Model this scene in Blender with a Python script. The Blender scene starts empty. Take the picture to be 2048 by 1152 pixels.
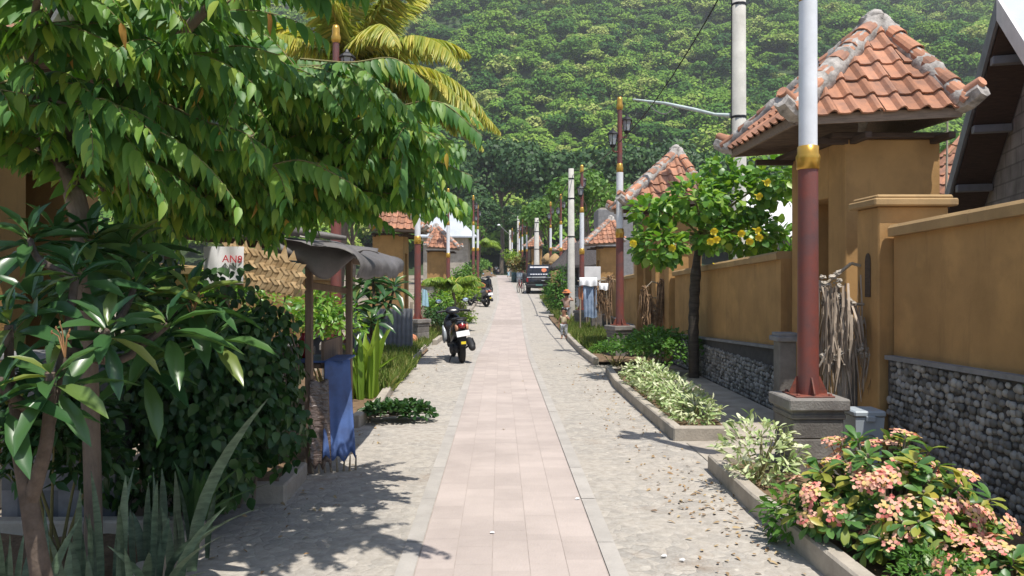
import bpy, math, random
import numpy as np
from mathutils import Vector, Matrix
R = random.Random(11)
NR = np.random.default_rng(11)
PI = math.pi
SC = bpy.context.scene
COL = SC.collection
# camera constants of the photograph: focal length and vanishing point in photo pixels, eye height in metres
F, CX, CY, EYE = 1540.0, 1000.0, 562.0, 1.7
def at(px, py, Y):
    return Vector(((px-CX)*Y/F, Y, EYE-(py-CY)*Y/F))
def g(Y):
    "height of the street surface"
    return float(np.interp(Y, [0, 25, 30, 36, 47, 60, 80, 110, 140, 170, 700], [0, 0, .12, .39, .88, 1.38, 2.0, 2.5, 2.8, 3.0, 3.0]))
def cen(Y):
    "sideways drift of the street's middle"
    return float(np.interp(Y, [0, 17, 26, 42, 55, 80, 110, 150], [0, 0, .15, .45, .4, .2, .2, .2]))

# ------------------------------------------------------------------ mesh builder
class MB:
    def __init__(s):
        s.v = []; s.f = []; s.n = 0; s.a = []
    def add(s, v, f, m=0, smooth=False, a=None):
        v = np.asarray(v, dtype=np.float32).reshape(-1, 3)
        if isinstance(f, np.ndarray):
            s.f.append((f+s.n, m, smooth))
        else:
            by = {}
            for q in f: by.setdefault(len(q), []).append(q)
            for k, q in by.items(): s.f.append((np.array(q, dtype=np.int64)+s.n, m, smooth))
        s.v.append(v); s.n += len(v)
        s.a.append(np.full(len(v), 0.5 if a is None else a, dtype=np.float32) if not isinstance(a, np.ndarray) else a.astype(np.float32))
    def build(s, name, mats, parent=None, attr=False):
        me = bpy.data.meshes.new(name)
        V = np.concatenate(s.v) if s.v else np.zeros((0, 3), np.float32)
        me.vertices.add(len(V)); me.vertices.foreach_set('co', V.ravel())
        idx = []; starts = []; mi = []; sm = []; c = 0
        for f, m, smo in s.f:
            k = f.shape[1]; idx.append(f.ravel())
            starts.append(c+np.arange(len(f))*k); c += f.size
            mi.append(np.full(len(f), m)); sm.append(np.full(len(f), smo))
        idx = np.concatenate(idx); starts = np.concatenate(starts)
        me.loops.add(len(idx)); me.loops.foreach_set('vertex_index', idx.astype(np.int32))
        me.polygons.add(len(starts)); me.polygons.foreach_set('loop_start', starts.astype(np.int32))
        me.polygons.foreach_set('material_index', np.concatenate(mi).astype(np.int32))
        me.polygons.foreach_set('use_smooth', np.concatenate(sm).astype(bool))
        if attr:
            at_ = me.attributes.new('tint', 'FLOAT', 'POINT'); at_.data.foreach_set('value', np.concatenate(s.a))
        me.update(calc_edges=True)
        if not isinstance(mats, (list, tuple)): mats = [mats]
        for m in mats: me.materials.append(m)
        o = bpy.data.objects.new(name, me); COL.objects.link(o)
        if parent is not None: o.parent = parent
        return o

def tag(o, label=None, cat=None, group=None, kind=None):
    if label: o['label'] = label
    if cat: o['category'] = cat
    if group: o['group'] = group
    if kind: o['kind'] = kind
    return o
def thing(name, label, cat, loc=(0, 0, 0), rz=0.0, group=None):
    o = bpy.data.objects.new(name, None); COL.objects.link(o)
    o.location = loc; o.rotation_euler = (0, 0, rz); o.empty_display_size = .1
    return tag(o, label, cat, group)
def copy_tree(o, parent=None):
    c = o.copy(); COL.objects.link(c)
    if parent is not None: c.parent = parent
    for ch in list(o.children): copy_tree(ch, c)
    return c

def box(mb, c, s, rz=0.0, bev=0.0, m=0, M=None):
    hx, hy, hz = s[0]/2, s[1]/2, s[2]/2
    vs = []; fs = []
    S = [(-1, -1, -1), (1, -1, -1), (1, 1, -1), (-1, 1, -1), (-1, -1, 1), (1, -1, 1), (1, 1, 1), (-1, 1, 1)]
    if bev <= 0:
        vs = [(a*hx, b*hy, d*hz) for a, b, d in S]
        fs = [(0, 3, 2, 1), (4, 5, 6, 7), (0, 1, 5, 4), (1, 2, 6, 5), (2, 3, 7, 6), (3, 0, 4, 7)]
    else:
        b_ = min(bev, hx*.9, hy*.9, hz*.9); idx = {}
        for t in S:
            for ax in range(3):
                h = [hx-b_, hy-b_, hz-b_]; h[ax] += b_
                idx[(t, ax)] = len(vs); vs.append(tuple(t[i]*h[i] for i in range(3)))
        def K(t, ax): return idx[(t, ax)]
        for ax in range(3):
            o = [i for i in range(3) if i != ax]
            for sg in (-1, 1):
                q = []
                for p, r in ((-1, -1), (1, -1), (1, 1), (-1, 1)):
                    t = [0, 0, 0]; t[ax] = sg; t[o[0]] = p; t[o[1]] = r; q.append(K(tuple(t), ax))
                fs.append(tuple(q))
            for p in (-1, 1):
                for r in (-1, 1):
                    t0 = [0, 0, 0]; t0[o[0]] = p; t0[o[1]] = r; t1 = list(t0); t0[ax] = -1; t1[ax] = 1
                    t0 = tuple(t0); t1 = tuple(t1)
                    fs.append((K(t0, o[0]), K(t1, o[0]), K(t1, o[1]), K(t0, o[1])))
        for t in S: fs.append((K(t, 0), K(t, 1), K(t, 2)))
        out = []
        va = np.array(vs)
        for q in fs:
            p = va[list(q)]; n = np.cross(p[1]-p[0], p[2]-p[0])
            out.append(tuple(q) if np.dot(n, p.mean(0)) > 0 else tuple(reversed(q)))
        fs = out
    va = np.array(vs, dtype=float)
    if M is not None:
        va = va @ np.array(M.to_3x3()).T
    elif rz:
        cc, ss = math.cos(rz), math.sin(rz)
        va = np.stack([va[:, 0]*cc-va[:, 1]*ss, va[:, 0]*ss+va[:, 1]*cc, va[:, 2]], 1)
    mb.add(va+np.array(c), fs, m)

def lerp(a, b, t): return a+(b-a)*t
def smooth_path(pts, n=4):
    "Catmull-Rom through the points"
    P = [Vector(p) for p in pts]
    if len(P) < 3: return [lerp(P[0], P[-1], i/n) for i in range(n+1)]
    Q = [P[0]*2-P[1]]+P+[P[-1]*2-P[-2]]; out = []
    for i in range(1, len(Q)-2):
        a, b, c, d = Q[i-1:i+3]
        for k in range(n):
            t = k/n
            out.append(.5*((2*b)+(c-a)*t+(2*a-5*b+4*c-d)*t*t+(3*b-a-3*c+d)*t**3))
    out.append(P[-1]); return out
def tube(mb, pts, rad, n=8, m=0, smooth=True, caps=True, a=None):
    P = [Vector(p) for p in pts]; k = len(P)
    if not hasattr(rad, '__len__'): rad = [rad]*k
    elif len(rad) != k:
        rad = list(np.interp(np.linspace(0, 1, k), np.linspace(0, 1, len(rad)), rad))
    T = []
    for i in range(k):
        t = P[min(i+1, k-1)]-P[max(i-1, 0)]
        T.append(t.normalized() if t.length > 1e-9 else Vector((0, 0, 1)))
    u = T[0].orthogonal().normalized(); vs = []
    for i in range(k):
        u = (u-T[i]*u.dot(T[i]))
        u = u.normalized() if u.length > 1e-6 else T[i].orthogonal().normalized()
        w = T[i].cross(u)
        for j in range(n):
            an = 2*PI*j/n
            vs.append(P[i]+(u*math.cos(an)+w*math.sin(an))*rad[i])
    fs = [(i*n+j, i*n+(j+1) % n, (i+1)*n+(j+1) % n, (i+1)*n+j) for i in range(k-1) for j in range(n)]
    V = [tuple(v) for v in vs]
    mb.add(V, fs, m, smooth, a)
    if caps:
        mb.add(V[:n], [tuple(reversed(range(n)))], m, False, a); mb.add(V[-n:], [tuple(range(n))], m, False, a)
def lathe(mb, prof, n=16, c=(0, 0, 0), m=0, smooth=True, M=None):
    vs = []
    for r, z in prof:
        for j in range(n):
            vs.append((r*math.cos(2*PI*j/n), r*math.sin(2*PI*j/n), z))
    va = np.array(vs)
    if M is not None: va = va @ np.array(M.to_3x3()).T
    fs = [(i*n+j, i*n+(j+1) % n, (i+1)*n+(j+1) % n, (i+1)*n+j) for i in range(len(prof)-1) for j in range(n)]
    mb.add(va+np.array(c), fs, m, smooth)
def prism(mb, poly, depth, M, m=0):
    "polygon in local xy pushed out along local z, placed by the matrix M"
    n = len(poly)
    vs = [M @ Vector((x, y, 0)) for x, y in poly]+[M @ Vector((x, y, depth)) for x, y in poly]
    fs = [tuple(reversed(range(n))), tuple(range(n, 2*n))]+[(i, (i+1) % n, n+(i+1) % n, n+i) for i in range(n)]
    mb.add([tuple(v) for v in vs], fs, m)
def ico():
    t = (1+5**.5)/2
    v = np.array([(-1, t, 0), (1, t, 0), (-1, -t, 0), (1, -t, 0), (0, -1, t), (0, 1, t), (0, -1, -t), (0, 1, -t), (t, 0, -1), (t, 0, 1), (-t, 0, -1), (-t, 0, 1)], float)
    v /= np.linalg.norm(v[0])
    f = [(0, 11, 5), (0, 5, 1), (0, 1, 7), (0, 7, 10), (0, 10, 11), (1, 5, 9), (5, 11, 4), (11, 10, 2), (10, 7, 6), (7, 1, 8), (3, 9, 4), (3, 4, 2), (3, 2, 6), (3, 6, 8), (3, 8, 9), (4, 9, 5), (2, 4, 11), (6, 2, 10), (8, 6, 7), (9, 8, 1)]
    vs = [tuple(x) for x in v]; cache = {}; out = []
    def mid(a, b):
        k = (min(a, b), max(a, b))
        if k not in cache:
            p = (np.array(vs[a])+np.array(vs[b])); p /= np.linalg.norm(p); cache[k] = len(vs); vs.append(tuple(p))
        return cache[k]
    for a, b, c in f:
        x, y, z = mid(a, b), mid(b, c), mid(c, a); out += [(a, x, z), (b, y, x), (c, z, y), (x, y, z)]
    return np.array(vs), np.array(out)
ICO_V, ICO_F = ico()
def blob(mb, c, r, m=0, jit=.12, rz=0.0, smooth=True, seed=None):
    rr = NR.normal(1, jit, len(ICO_V))[:, None]
    v = ICO_V*rr*np.array(r)
    cc, ss = math.cos(rz), math.sin(rz)
    v = np.stack([v[:, 0]*cc-v[:, 1]*ss, v[:, 0]*ss+v[:, 1]*cc, v[:, 2]], 1)
    mb.add(v+np.array(c), ICO_F, m, smooth)

# ------------------------------------------------------------------ leaves
def leaf_t(ts, ws, fold=.25, droop=.25, tip=True):
    "leaf of length 1 along +y and width about 1: three verts per rib station"
    vs = []
    for t, w in zip(ts, ws):
        z = -droop*t*t
        vs += [(-w/2, t, z+fold*w/2*.5), (0, t, z), (w/2, t, z+fold*w/2*.5)]
    fs = []
    for i in range(len(ts)-1):
        b = i*3; fs += [(b, b+1, b+4, b+3), (b+1, b+2, b+5, b+4)]
    return np.array(vs, float), np.array(fs)
LEAF_OV = leaf_t([0, .12, .35, .62, .85, 1], [.06, .7, 1, .75, .32, .02])      # ovate with drip tip
LEAF_OB = leaf_t([0, .3, .6, .85, 1], [.1, .45, .95, .85, .15])                # spoon shaped
LEAF_LA = leaf_t([0, .2, .5, .8, 1], [.08, .6, 1, .7, .03], .35, .3)           # long lance
LEAF_ST = leaf_t([0, .33, .66, 1], [.7, 1, .8, .03], .3, .15)                  # strap
LEAF_RD = leaf_t([0, .25, .6, 1], [.2, .95, 1, .3], .2, .2)                    # round
PETAL = leaf_t([0, .4, .8, 1], [.35, 1, 1, .5], -.25, -.1)
def unit(a): return a/np.maximum(np.linalg.norm(a, axis=-1, keepdims=True), 1e-9)
def scatter(mb, T, pos, yd, zd, L, W, m=0, smooth=True, a=None):
    tv, tf = T; n = len(pos)
    if n == 0: return
    pos = np.asarray(pos, float); yd = unit(np.asarray(yd, float)); zd = np.asarray(zd, float)
    zd = unit(zd-yd*np.sum(yd*zd, 1, keepdims=True)); xd = np.cross(yd, zd)
    L = np.broadcast_to(np.asarray(L, float), (n,))[:, None, None]; W = np.broadcast_to(np.asarray(W, float), (n,))[:, None, None]
    v = pos[:, None, :]+xd[:, None, :]*tv[None, :, 0:1]*W+yd[:, None, :]*tv[None, :, 1:2]*L+zd[:, None, :]*tv[None, :, 2:3]*L
    f = (tf[None]+(np.arange(n)*len(tv))[:, None, None]).reshape(-1, tf.shape[1])
    mb.add(v.reshape(-1, 3), f, m, smooth, np.repeat(a, len(tv)) if isinstance(a, np.ndarray) else a)
def rdir(n): return unit(NR.normal(size=(n, 3)))

# ------------------------------------------------------------------ materials
def nodes(name):
    m = bpy.data.materials.new(name); m.use_nodes = True
    N = m.node_tree.nodes; K = m.node_tree.links; b = N['Principled BSDF']
    return m, N, K, b
def nd(N, t, **kw):
    n = N.new(t)
    for k, v in kw.items():
        if k in n.inputs: n.inputs[k].default_value = v
        else: setattr(n, k, v)
    return n
def c4(c): return (c[0], c[1], c[2], 1)
def ramp(N, stops, interp='LINEAR'):
    r = N.new('ShaderNodeValToRGB'); e = r.color_ramp.elements; r.color_ramp.interpolation = interp
    while len(e) > 1: e.remove(e[-1])
    e[0].position, e[0].color = stops[0][0], c4(stops[0][1])
    for p, c in stops[1:]:
        x = e.new(p); x.color = c4(c)
    return r
def mixc(N, K, fac, a, b, mode='MIX'):
    x = N.new('ShaderNodeMix'); x.data_type = 'RGBA'; x.blend_type = mode
    for s, v in ((0, fac), (6, a), (7, b)):
        if isinstance(v, (int, float)): x.inputs[s].default_value = v
        elif isinstance(v, tuple): x.inputs[s].default_value = c4(v)
        else: K.new(v, x.inputs[s])
    return x.outputs[2]
def mat(name, col, rough=.8, var=.25, scale=6.0, col2=None, bump=0.0, bscale=40.0, metal=0.0, spec=.4, island=0.0, det=6.0, stretch=None):
    m, N, K, b = nodes(name)
    tc = nd(N, 'ShaderNodeTexCoord'); vec = tc.outputs['Object']
    if stretch:
        mp = nd(N, 'ShaderNodeMapping'); mp.inputs['Scale'].default_value = stretch; K.new(vec, mp.inputs[0]); vec = mp.outputs[0]
    no = nd(N, 'ShaderNodeTexNoise', Scale=scale, Detail=det, Roughness=.65); K.new(vec, no.inputs['Vector'])
    c2 = col2 if col2 else tuple(max(0, x*(1-var*1.6)) for x in col)
    r = ramp(N, [(.32, c2), (.62, col), (.8, tuple(min(1, x*(1+var*.5)) for x in col))]); K.new(no.outputs['Fac'], r.inputs[0])
    out = r.outputs[0]
    if island:
        ge = nd(N, 'ShaderNodeNewGeometry')
        r2 = ramp(N, [(0, (1-island,)*3), (1, (1+island,)*3)]); K.new(ge.outputs['Random Per Island'], r2.inputs[0])
        out = mixc(N, K, 1.0, out, r2.outputs[0], 'MULTIPLY')
    K.new(out, b.inputs['Base Color'])
    b.inputs['Roughness'].default_value = rough; b.inputs['Metallic'].default_value = metal
    b.inputs['Specular IOR Level'].default_value = spec
    if bump:
        n2 = nd(N, 'ShaderNodeTexNoise', Scale=bscale, Detail=5.0); K.new(vec, n2.inputs['Vector'])
        bp = nd(N, 'ShaderNodeBump', Strength=bump, Distance=.02); K.new(n2.outputs['Fac'], bp.inputs['Height']); K.new(bp.outputs[0], b.inputs['Normal'])
    return m
def foliage(name, cols, rough=.42, trans=.3, spec=.45, attr=False, tcol=None, nscale=0.0):
    "leaf material: a colour per leaf (or per tree, from the tint attribute), part of the light passes through"
    m, N, K, b = nodes(name)
    if attr:
        s = nd(N, 'ShaderNodeAttribute', attribute_name='tint'); o = s.outputs['Fac']
    else:
        s = nd(N, 'ShaderNodeNewGeometry'); o = s.outputs['Random Per Island']
    n = len(cols); r = ramp(N, [(i/max(1, n-1), c) for i, c in enumerate(cols)]); K.new(o, r.inputs[0])
    col = r.outputs[0]
    if attr:
        ge = nd(N, 'ShaderNodeNewGeometry'); r2 = ramp(N, [(0, (.72,)*3), (1, (1.28,)*3)]); K.new(ge.outputs['Random Per Island'], r2.inputs[0])
        col = mixc(N, K, 1.0, col, r2.outputs[0], 'MULTIPLY')
    K.new(col, b.inputs['Base Color']); b.inputs['Roughness'].default_value = rough; b.inputs['Specular IOR Level'].default_value = spec
    if trans > 0:
        tr = nd(N, 'ShaderNodeBsdfTranslucent')
        t2 = mixc(N, K, 1.0, col, tcol or (1.5, 1.6, .6), 'MULTIPLY'); K.new(t2, tr.inputs[0])
        mx = nd(N, 'ShaderNodeMixShader'); mx.inputs[0].default_value = trans
        K.new(b.outputs[0], mx.inputs[1]); K.new(tr.outputs[0], mx.inputs[2])
        K.new(mx.outputs[0], N['Material Output'].inputs[0])
    return m
HAZE = .00042
# ------------------------------------------------------------------ light, sky, camera
SUN = Vector((.20, -.33, .92)).normalized()
w = bpy.data.worlds.new("World"); SC.world = w; w.use_nodes = True
WN = w.node_tree.nodes; WL = w.node_tree.links
sky = WN.new('ShaderNodeTexSky'); sky.sky_type = 'NISHITA'; sky.sun_disc = False
sky.sun_elevation = math.asin(SUN.z); sky.sun_rotation = math.atan2(SUN.x, SUN.y)
WL.new(sky.outputs[0], WN['Background'].inputs[0]); WN['Background'].inputs[1].default_value = .125
ld = bpy.data.lights.new('sun', 'SUN'); ld.energy = 4.5; ld.angle = math.radians(.5); ld.color = (1, .955, .88)
lo = bpy.data.objects.new('sun', ld); COL.objects.link(lo); lo.location = (0, 0, 30)
lo.rotation_euler = (-SUN).to_track_quat('-Z', 'Y').to_euler()
cd = bpy.data.cameras.new('camera'); cam = bpy.data.objects.new('camera', cd); COL.objects.link(cam); SC.camera = cam
cam.location = (0, 0, EYE); cam.rotation_euler = (PI/2, 0, 0)
cd.sensor_width = 36; cd.lens = F/2048*36; cd.shift_x = (1024-CX)/2048; cd.shift_y = -(576-CY)/2048
cd.clip_start = .05; cd.clip_end = 3000
SC.view_settings.view_transform = 'Standard'; SC.view_settings.look = 'None'; SC.view_settings.gamma = 1
SC.view_settings.exposure = 0.42

# ------------------------------------------------------------------ ground, street, hill
def ground_mat():
    m, N, K, b = nodes('dusty_ground')
    tc = nd(N, 'ShaderNodeTexCoord')
    n1 = nd(N, 'ShaderNodeTexNoise', Scale=.9, Detail=8.0); K.new(tc.outputs['Object'], n1.inputs['Vector'])
    r = ramp(N, [(.3, (.17, .13, .09)), (.6, (.30, .25, .19)), (.75, (.36, .31, .24))]); K.new(n1.outputs['Fac'], r.inputs[0])
    K.new(r.outputs[0], b.inputs['Base Color']); b.inputs['Roughness'].default_value = .95
    n2 = nd(N, 'ShaderNodeTexNoise', Scale=30.0, Detail=6.0); K.new(tc.outputs['Object'], n2.inputs['Vector'])
    bp = nd(N, 'ShaderNodeBump', Strength=.5, Distance=.02); K.new(n2.outputs['Fac'], bp.inputs['Height']); K.new(bp.outputs[0], b.inputs['Normal'])
    return m
def cobble_mat():
    "irregular grey setts half buried in pale sandy dust"
    m, N, K, b = nodes('dusty_cobbles')
    tc = nd(N, 'ShaderNodeTexCoord'); P = tc.outputs['Object']
    wv = nd(N, 'ShaderNodeTexNoise', Scale=3.0, Detail=3.0); K.new(P, wv.inputs['Vector'])
    add = nd(N, 'ShaderNodeVectorMath', operation='MULTIPLY_ADD'); K.new(wv.outputs['Color'], add.inputs[0]); add.inputs[1].default_value = (.12, .12, 0); K.new(P, add.inputs[2])
    v1 = nd(N, 'ShaderNodeTexVoronoi', Scale=12.0); v1.feature = 'DISTANCE_TO_EDGE'; K.new(add.outputs[0], v1.inputs['Vector'])
    v2 = nd(N, 'ShaderNodeTexVoronoi', Scale=12.0); K.new(add.outputs[0], v2.inputs['Vector'])
    stone = ramp(N, [(0, (.25, .24, .225)), (.35, (.32, .305, .28)), (.7, (.39, .36, .32)), (1, (.47, .44, .39))])
    sp = nd(N, 'ShaderNodeSeparateColor'); K.new(v2.outputs['Color'], sp.inputs[0]); K.new(sp.outputs[0], stone.inputs[0])
    fine = nd(N, 'ShaderNodeTexNoise', Scale=55.0, Detail=6.0); K.new(P, fine.inputs['Vector'])
    fr = ramp(N, [(.3, (.72, .70, .68)), (.7, (1.2, 1.2, 1.2))]); K.new(fine.outputs['Fac'], fr.inputs[0])
    stone2 = mixc(N, K, .8, stone.outputs[0], fr.outputs[0], 'MULTIPLY')
    big = nd(N, 'ShaderNodeTexNoise', Scale=.8, Detail=7.0, Roughness=.68); K.new(P, big.inputs['Vector'])
    br = ramp(N, [(.30, (.12, .12, .12)), (.62, (.88, .88, .88))]); K.new(big.outputs['Fac'], br.inputs[0])
    gap = ramp(N, [(.0, (1, 1, 1)), (.06, (.4, .4, .4)), (.16, (0, 0, 0))]); K.new(v1.outputs['Distance'], gap.inputs[0])
    mx = nd(N, 'ShaderNodeMath', operation='MAXIMUM'); K.new(br.outputs[0], mx.inputs[0])
    gm = nd(N, 'ShaderNodeMath', operation='MULTIPLY'); K.new(gap.outputs[0], gm.inputs[0]); gm.inputs[1].default_value = .75; K.new(gm.outputs[0], mx.inputs[1])
    dn = nd(N, 'ShaderNodeTexNoise', Scale=16.0, Detail=6.0); K.new(P, dn.inputs['Vector'])
    dust = ramp(N, [(.3, (.32, .285, .24)), (.55, (.41, .37, .32)), (.72, (.48, .44, .385))]); K.new(dn.outputs['Fac'], dust.inputs[0])
    c = mixc(N, K, mx.outputs[0], stone2, dust.outputs[0])
    # brown leaf-stained patches and pale chips
    st = nd(N, 'ShaderNodeTexNoise', Scale=1.1, Detail=9.0, Roughness=.75); mp = nd(N, 'ShaderNodeMapping'); mp.inputs['Location'].default_value = (7.3, 2.1, 0); K.new(P, mp.inputs[0]); K.new(mp.outputs[0], st.inputs['Vector'])
    sr = ramp(N, [(.58, (0, 0, 0)), (.74, (.6, .6, .6))]); K.new(st.outputs['Fac'], sr.inputs[0])
    c = mixc(N, K, sr.outputs[0], c, (.20, .13, .08))
    ch = nd(N, 'ShaderNodeTexVoronoi', Scale=3.1); K.new(P, ch.inputs['Vector'])
    cr = ramp(N, [(.035, (.7, .7, .7)), (.06, (0, 0, 0))]); K.new(ch.outputs['Distance'], cr.inputs[0])
    c = mixc(N, K, cr.outputs[0], c, (.58, .53, .45))
    K.new(c, b.inputs['Base Color']); b.inputs['Roughness'].default_value = .93; b.inputs['Specular IOR Level'].default_value = .2
    hr = ramp(N, [(0, (0, 0, 0)), (.12, (.8, .8, .8)), (.3, (1, 1, 1))]); K.new(v1.outputs['Distance'], hr.inputs[0])
    hm = mixc(N, K, br.outputs[0], hr.outputs[0], (.85, .85, .85))
    hf = mixc(N, K, .3, hm, fine.outputs['Color'])
    bp = nd(N, 'ShaderNodeBump', Strength=.6, Distance=.02); K.new(hf, bp.inputs['Height']); K.new(bp.outputs[0], b.inputs['Normal'])
    return m
M_GROUND = ground_mat(); M_COB = cobble_mat()
M_PAVER = mat('pink_pavers', (.46, .392, .355), .93, .14, 1.1, col2=(.375, .32, .29), bump=.25, bscale=60, island=.055, spec=.2)
M_JOINT = mat('paver_joint', (.39, .33, .295), .95, .15, 9)
M_EDGE = mat('edge_strip', (.42, .39, .355), .92, .12, 3, bump=.2, bscale=50, island=.05, spec=.2)
M_CONC = mat('pale_concrete', (.44, .39, .325), .9, .2, 3.5, bump=.3, bscale=45, spec=.2)
M_SOIL = mat('planter_soil', (.20, .13, .075), .95, .3, 12, bump=.8, bscale=30)

def sheet(name, m, xl, xr, ys, zf, nx=1, kind='structure'):
    mb = MB(); V = []; Fc = []
    for y in ys:
        a, b_ = xl(y), xr(y)
        for i in range(nx+1):
            x = a+(b_-a)*i/nx; V.append((x, y, zf(x, y)))
    for j in range(len(ys)-1):
        for i in range(nx):
            q = j*(nx+1)+i; Fc.append((q, q+1, q+nx+2, q+nx+1))
    mb.add(V, Fc, 0, True); o = mb.build(name, m); o['kind'] = kind; return o
YS = list(np.arange(-30, 22, 2.0))+list(np.arange(22, 170, 3.0))
sheet('ground', M_GROUND, lambda y: -700, lambda y: 700, [-120]+YS+[175, 260, 900], lambda x, y: g(y)-.012, 24)
sheet('road', M_COB, lambda y: cen(y)-2.3, lambda y: cen(y)+2.3, YS, lambda x, y: g(y)-.004, 4)
# brick strip down the middle: five columns of pavers between two grey edge strips
sheet('paving_bed', M_JOINT, lambda y: cen(y)-.5, lambda y: cen(y)+.63, YS, lambda x, y: g(y)-.0005, 1)
mb = MB(); CW = 1.12/5
for c in range(5):
    y = -3.0+R.random()*.2
    while y < 120:
        L = R.choice([.105, .21, .21, .21]) if y < 30 else .84
        x0 = -.495+c*CW; j = .0022
        za = R.uniform(.0018, .0024); zb = za
        ya, yb = y+.0003, y+L-.0003
        ca, cb = cen(ya), cen(yb)
        mb.add([(x0+j+ca, ya, g(ya)+za), (x0+CW-j+ca, ya, g(ya)+za+.0006), (x0+CW-j+cb, yb, g(yb)+zb+.0006), (x0+j+cb, yb, g(yb)+zb)], [(0, 1, 2, 3)])
        y += L
mb.build('brick_strip', M_PAVER)['kind'] = 'structure'
mb = MB()
for x0 in (-.61, .634):
    y = -3.0
    while y < 70:
        L = 1.0 if y < 30 else 2.0
        ca, cb = cen(y), cen(y+L)
        z = R.uniform(.003, .006)
        mb.add([(x0+ca, y+.004, g(y)+z), (x0+.108+ca, y+.004, g(y)+z), (x0+.108+cb, y+L-.004, g(y+L)+z), (x0+cb, y+L-.004, g(y+L)+z)], [(0, 1, 2, 3)]); y += L
mb.build('edge_strip', M_EDGE)['kind'] = 'structure'

def hz(x, y):
    t = (y-158)/14.0
    base = 3+.60*14*np.log1p(np.exp(np.clip(t, -30, 30)))
    return base+np.clip((y-160)/120, 0, 1)*(9*np.sin(x/52+.8)*np.sin(y/63+1.0)+5*np.sin(x/23+y/41))
mb = MB(); xs = np.linspace(-420, 420, 85); ys = np.concatenate([np.linspace(130, 160, 8), np.linspace(167, 640, 66)])
X, Y = np.meshgrid(xs, ys); G_ = np.vectorize(g)(Y)-.03; Z = G_+(hz(X, Y)-.3-G_)*np.clip((Y-138)/22, 0, 1)
V = np.stack([X.ravel(), Y.ravel(), Z.ravel()], 1); nx = len(xs)
q = (np.arange(len(ys)-1)[:, None]*nx+np.arange(nx-1)[None]).ravel()
mb.add(V, np.stack([q, q+1, q+nx+1, q+nx], 1), 0, True)
M_HILL = mat('hill_undergrowth', (.05, .085, .025), .95, .4, .12)
mb.build('hill', M_HILL)['kind'] = 'structure'

# forest on the hill: one mass of crowns, every crown a cloud of leaf clumps with its own lobes
CL = (np.array([(-.5, -.25, 0), (.5, -.25, 0), (.5, .25, .12), (0, .5, .2), (-.5, .25, .12)])*np.array([1, 1, 1]), np.array([(0, 1, 2, 3, 4)]))
def crown_pts(n, lobes, flat):
    "points and outward directions on a lumpy crown of radius about 1"
    lc = rdir(lobes)*np.array([.6, .6, .45*flat]); lc[:, 2] = lc[:, 2]*.8+.1
    lr = NR.uniform(.36, .62, lobes)
    k = NR.integers(0, lobes, n); d = rdir(n); d[:, 2] = np.where(d[:, 2] < -.25, -d[:, 2], d[:, 2])
    rr = lr[k]*NR.uniform(.72, 1.04, n)
    return lc[k]+d*rr[:, None]*np.array([1, 1, flat]), d
PRO = [[crown_pts(n, R.randint(6, 10), R.uniform(.65, .95)) for _ in range(6)] for n in (820, 520, 240)]
mb = MB(); y = 150.0; NT = 0
while y < 470:
    st = 4.3+1.6*(y-150)/300
    x0, x1 = -.66*y-12, .70*y+12; x = x0
    while x < x1:
        st2 = st*(1.6 if x < -.27*y else 1.0)
        X_, Y_ = x+R.uniform(-.5, .5)*st2, y+R.uniform(-1.1, 1.1)*st
        k = 0 if Y_ < 240 and x > -.27*y else (1 if x > -.27*y else 2)
        P, D = R.choice(PRO[k])
        rad = R.choice([1.8, 2.4, 3.0, 3.8, 4.6, 5.6, 6.6])*R.uniform(.85, 1.15)*(1.15 if k == 2 else 1)
        hh = R.uniform(.65, 1.25); an = R.uniform(0, 6.28); ca, sa = math.cos(an), math.sin(an)
        RM = np.array([[ca, -sa, 0], [sa, ca, 0], [0, 0, 1]])
        p = (P*np.array([1, 1, hh])*rad)@RM.T+np.array([X_, Y_, float(hz(X_, Y_))+rad*hh*R.uniform(.2, .75)+(R.uniform(0, 3) if R.random() < .15 else 0)])
        d = D@RM.T
        n = len(p); zd = d*.75+np.array([0, -.3, .55])+NR.normal(0, .30, (n, 3)); yd = np.cross(zd, rdir(n))
        sz = (.45+.55*rad)*NR.uniform(.13, .29, n)*(1.4 if k == 2 else 1)
        tint = float(np.clip(R.choice([.05, .2, .35, .45, .5, .6, .75, .95])+R.uniform(-.1, .1), 0, 1))
        tn = np.clip(tint+NR.normal(0, .07, n), 0, 1)
        scatter(mb, CL, p, yd, zd, sz, sz*1.1, 0, False, tn)
        NT += 1; x += st2
    y += st*.92
M_FOREST = foliage('forest_leaves', [(.03, .095, .018), (.065, .16, .022), (.11, .22, .026), (.16, .28, .03), (.20, .315, .042), (.32, .36, .10)], .75, .12, .15, attr=True)
o = mb.build('hillside_forest', M_FOREST, attr=True)
tag(o, 'dense green forest of rounded crowns covering the whole hillside behind the village', 'forest', kind='stuff')

# the air between the street and the hillside
mb = MB(); box(mb, (0, 330, 164), (1380, 780, 336))
m, N, K, b = nodes('pale_air'); N.remove(b); pv = nd(N, 'ShaderNodeVolumePrincipled'); pv.inputs['Color'].default_value = c4((.95, .97, 1.0)); pv.inputs['Density'].default_value = HAZE; pv.inputs['Anisotropy'].default_value = .2
K.new(pv.outputs[0], N['Material Output'].inputs['Volume'])
if HAZE > 0:
    hz_ = mb.build('haze', m); hz_['kind'] = 'stuff'; hz_['label'] = 'thin pale haze in the air before the hillside'
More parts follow.
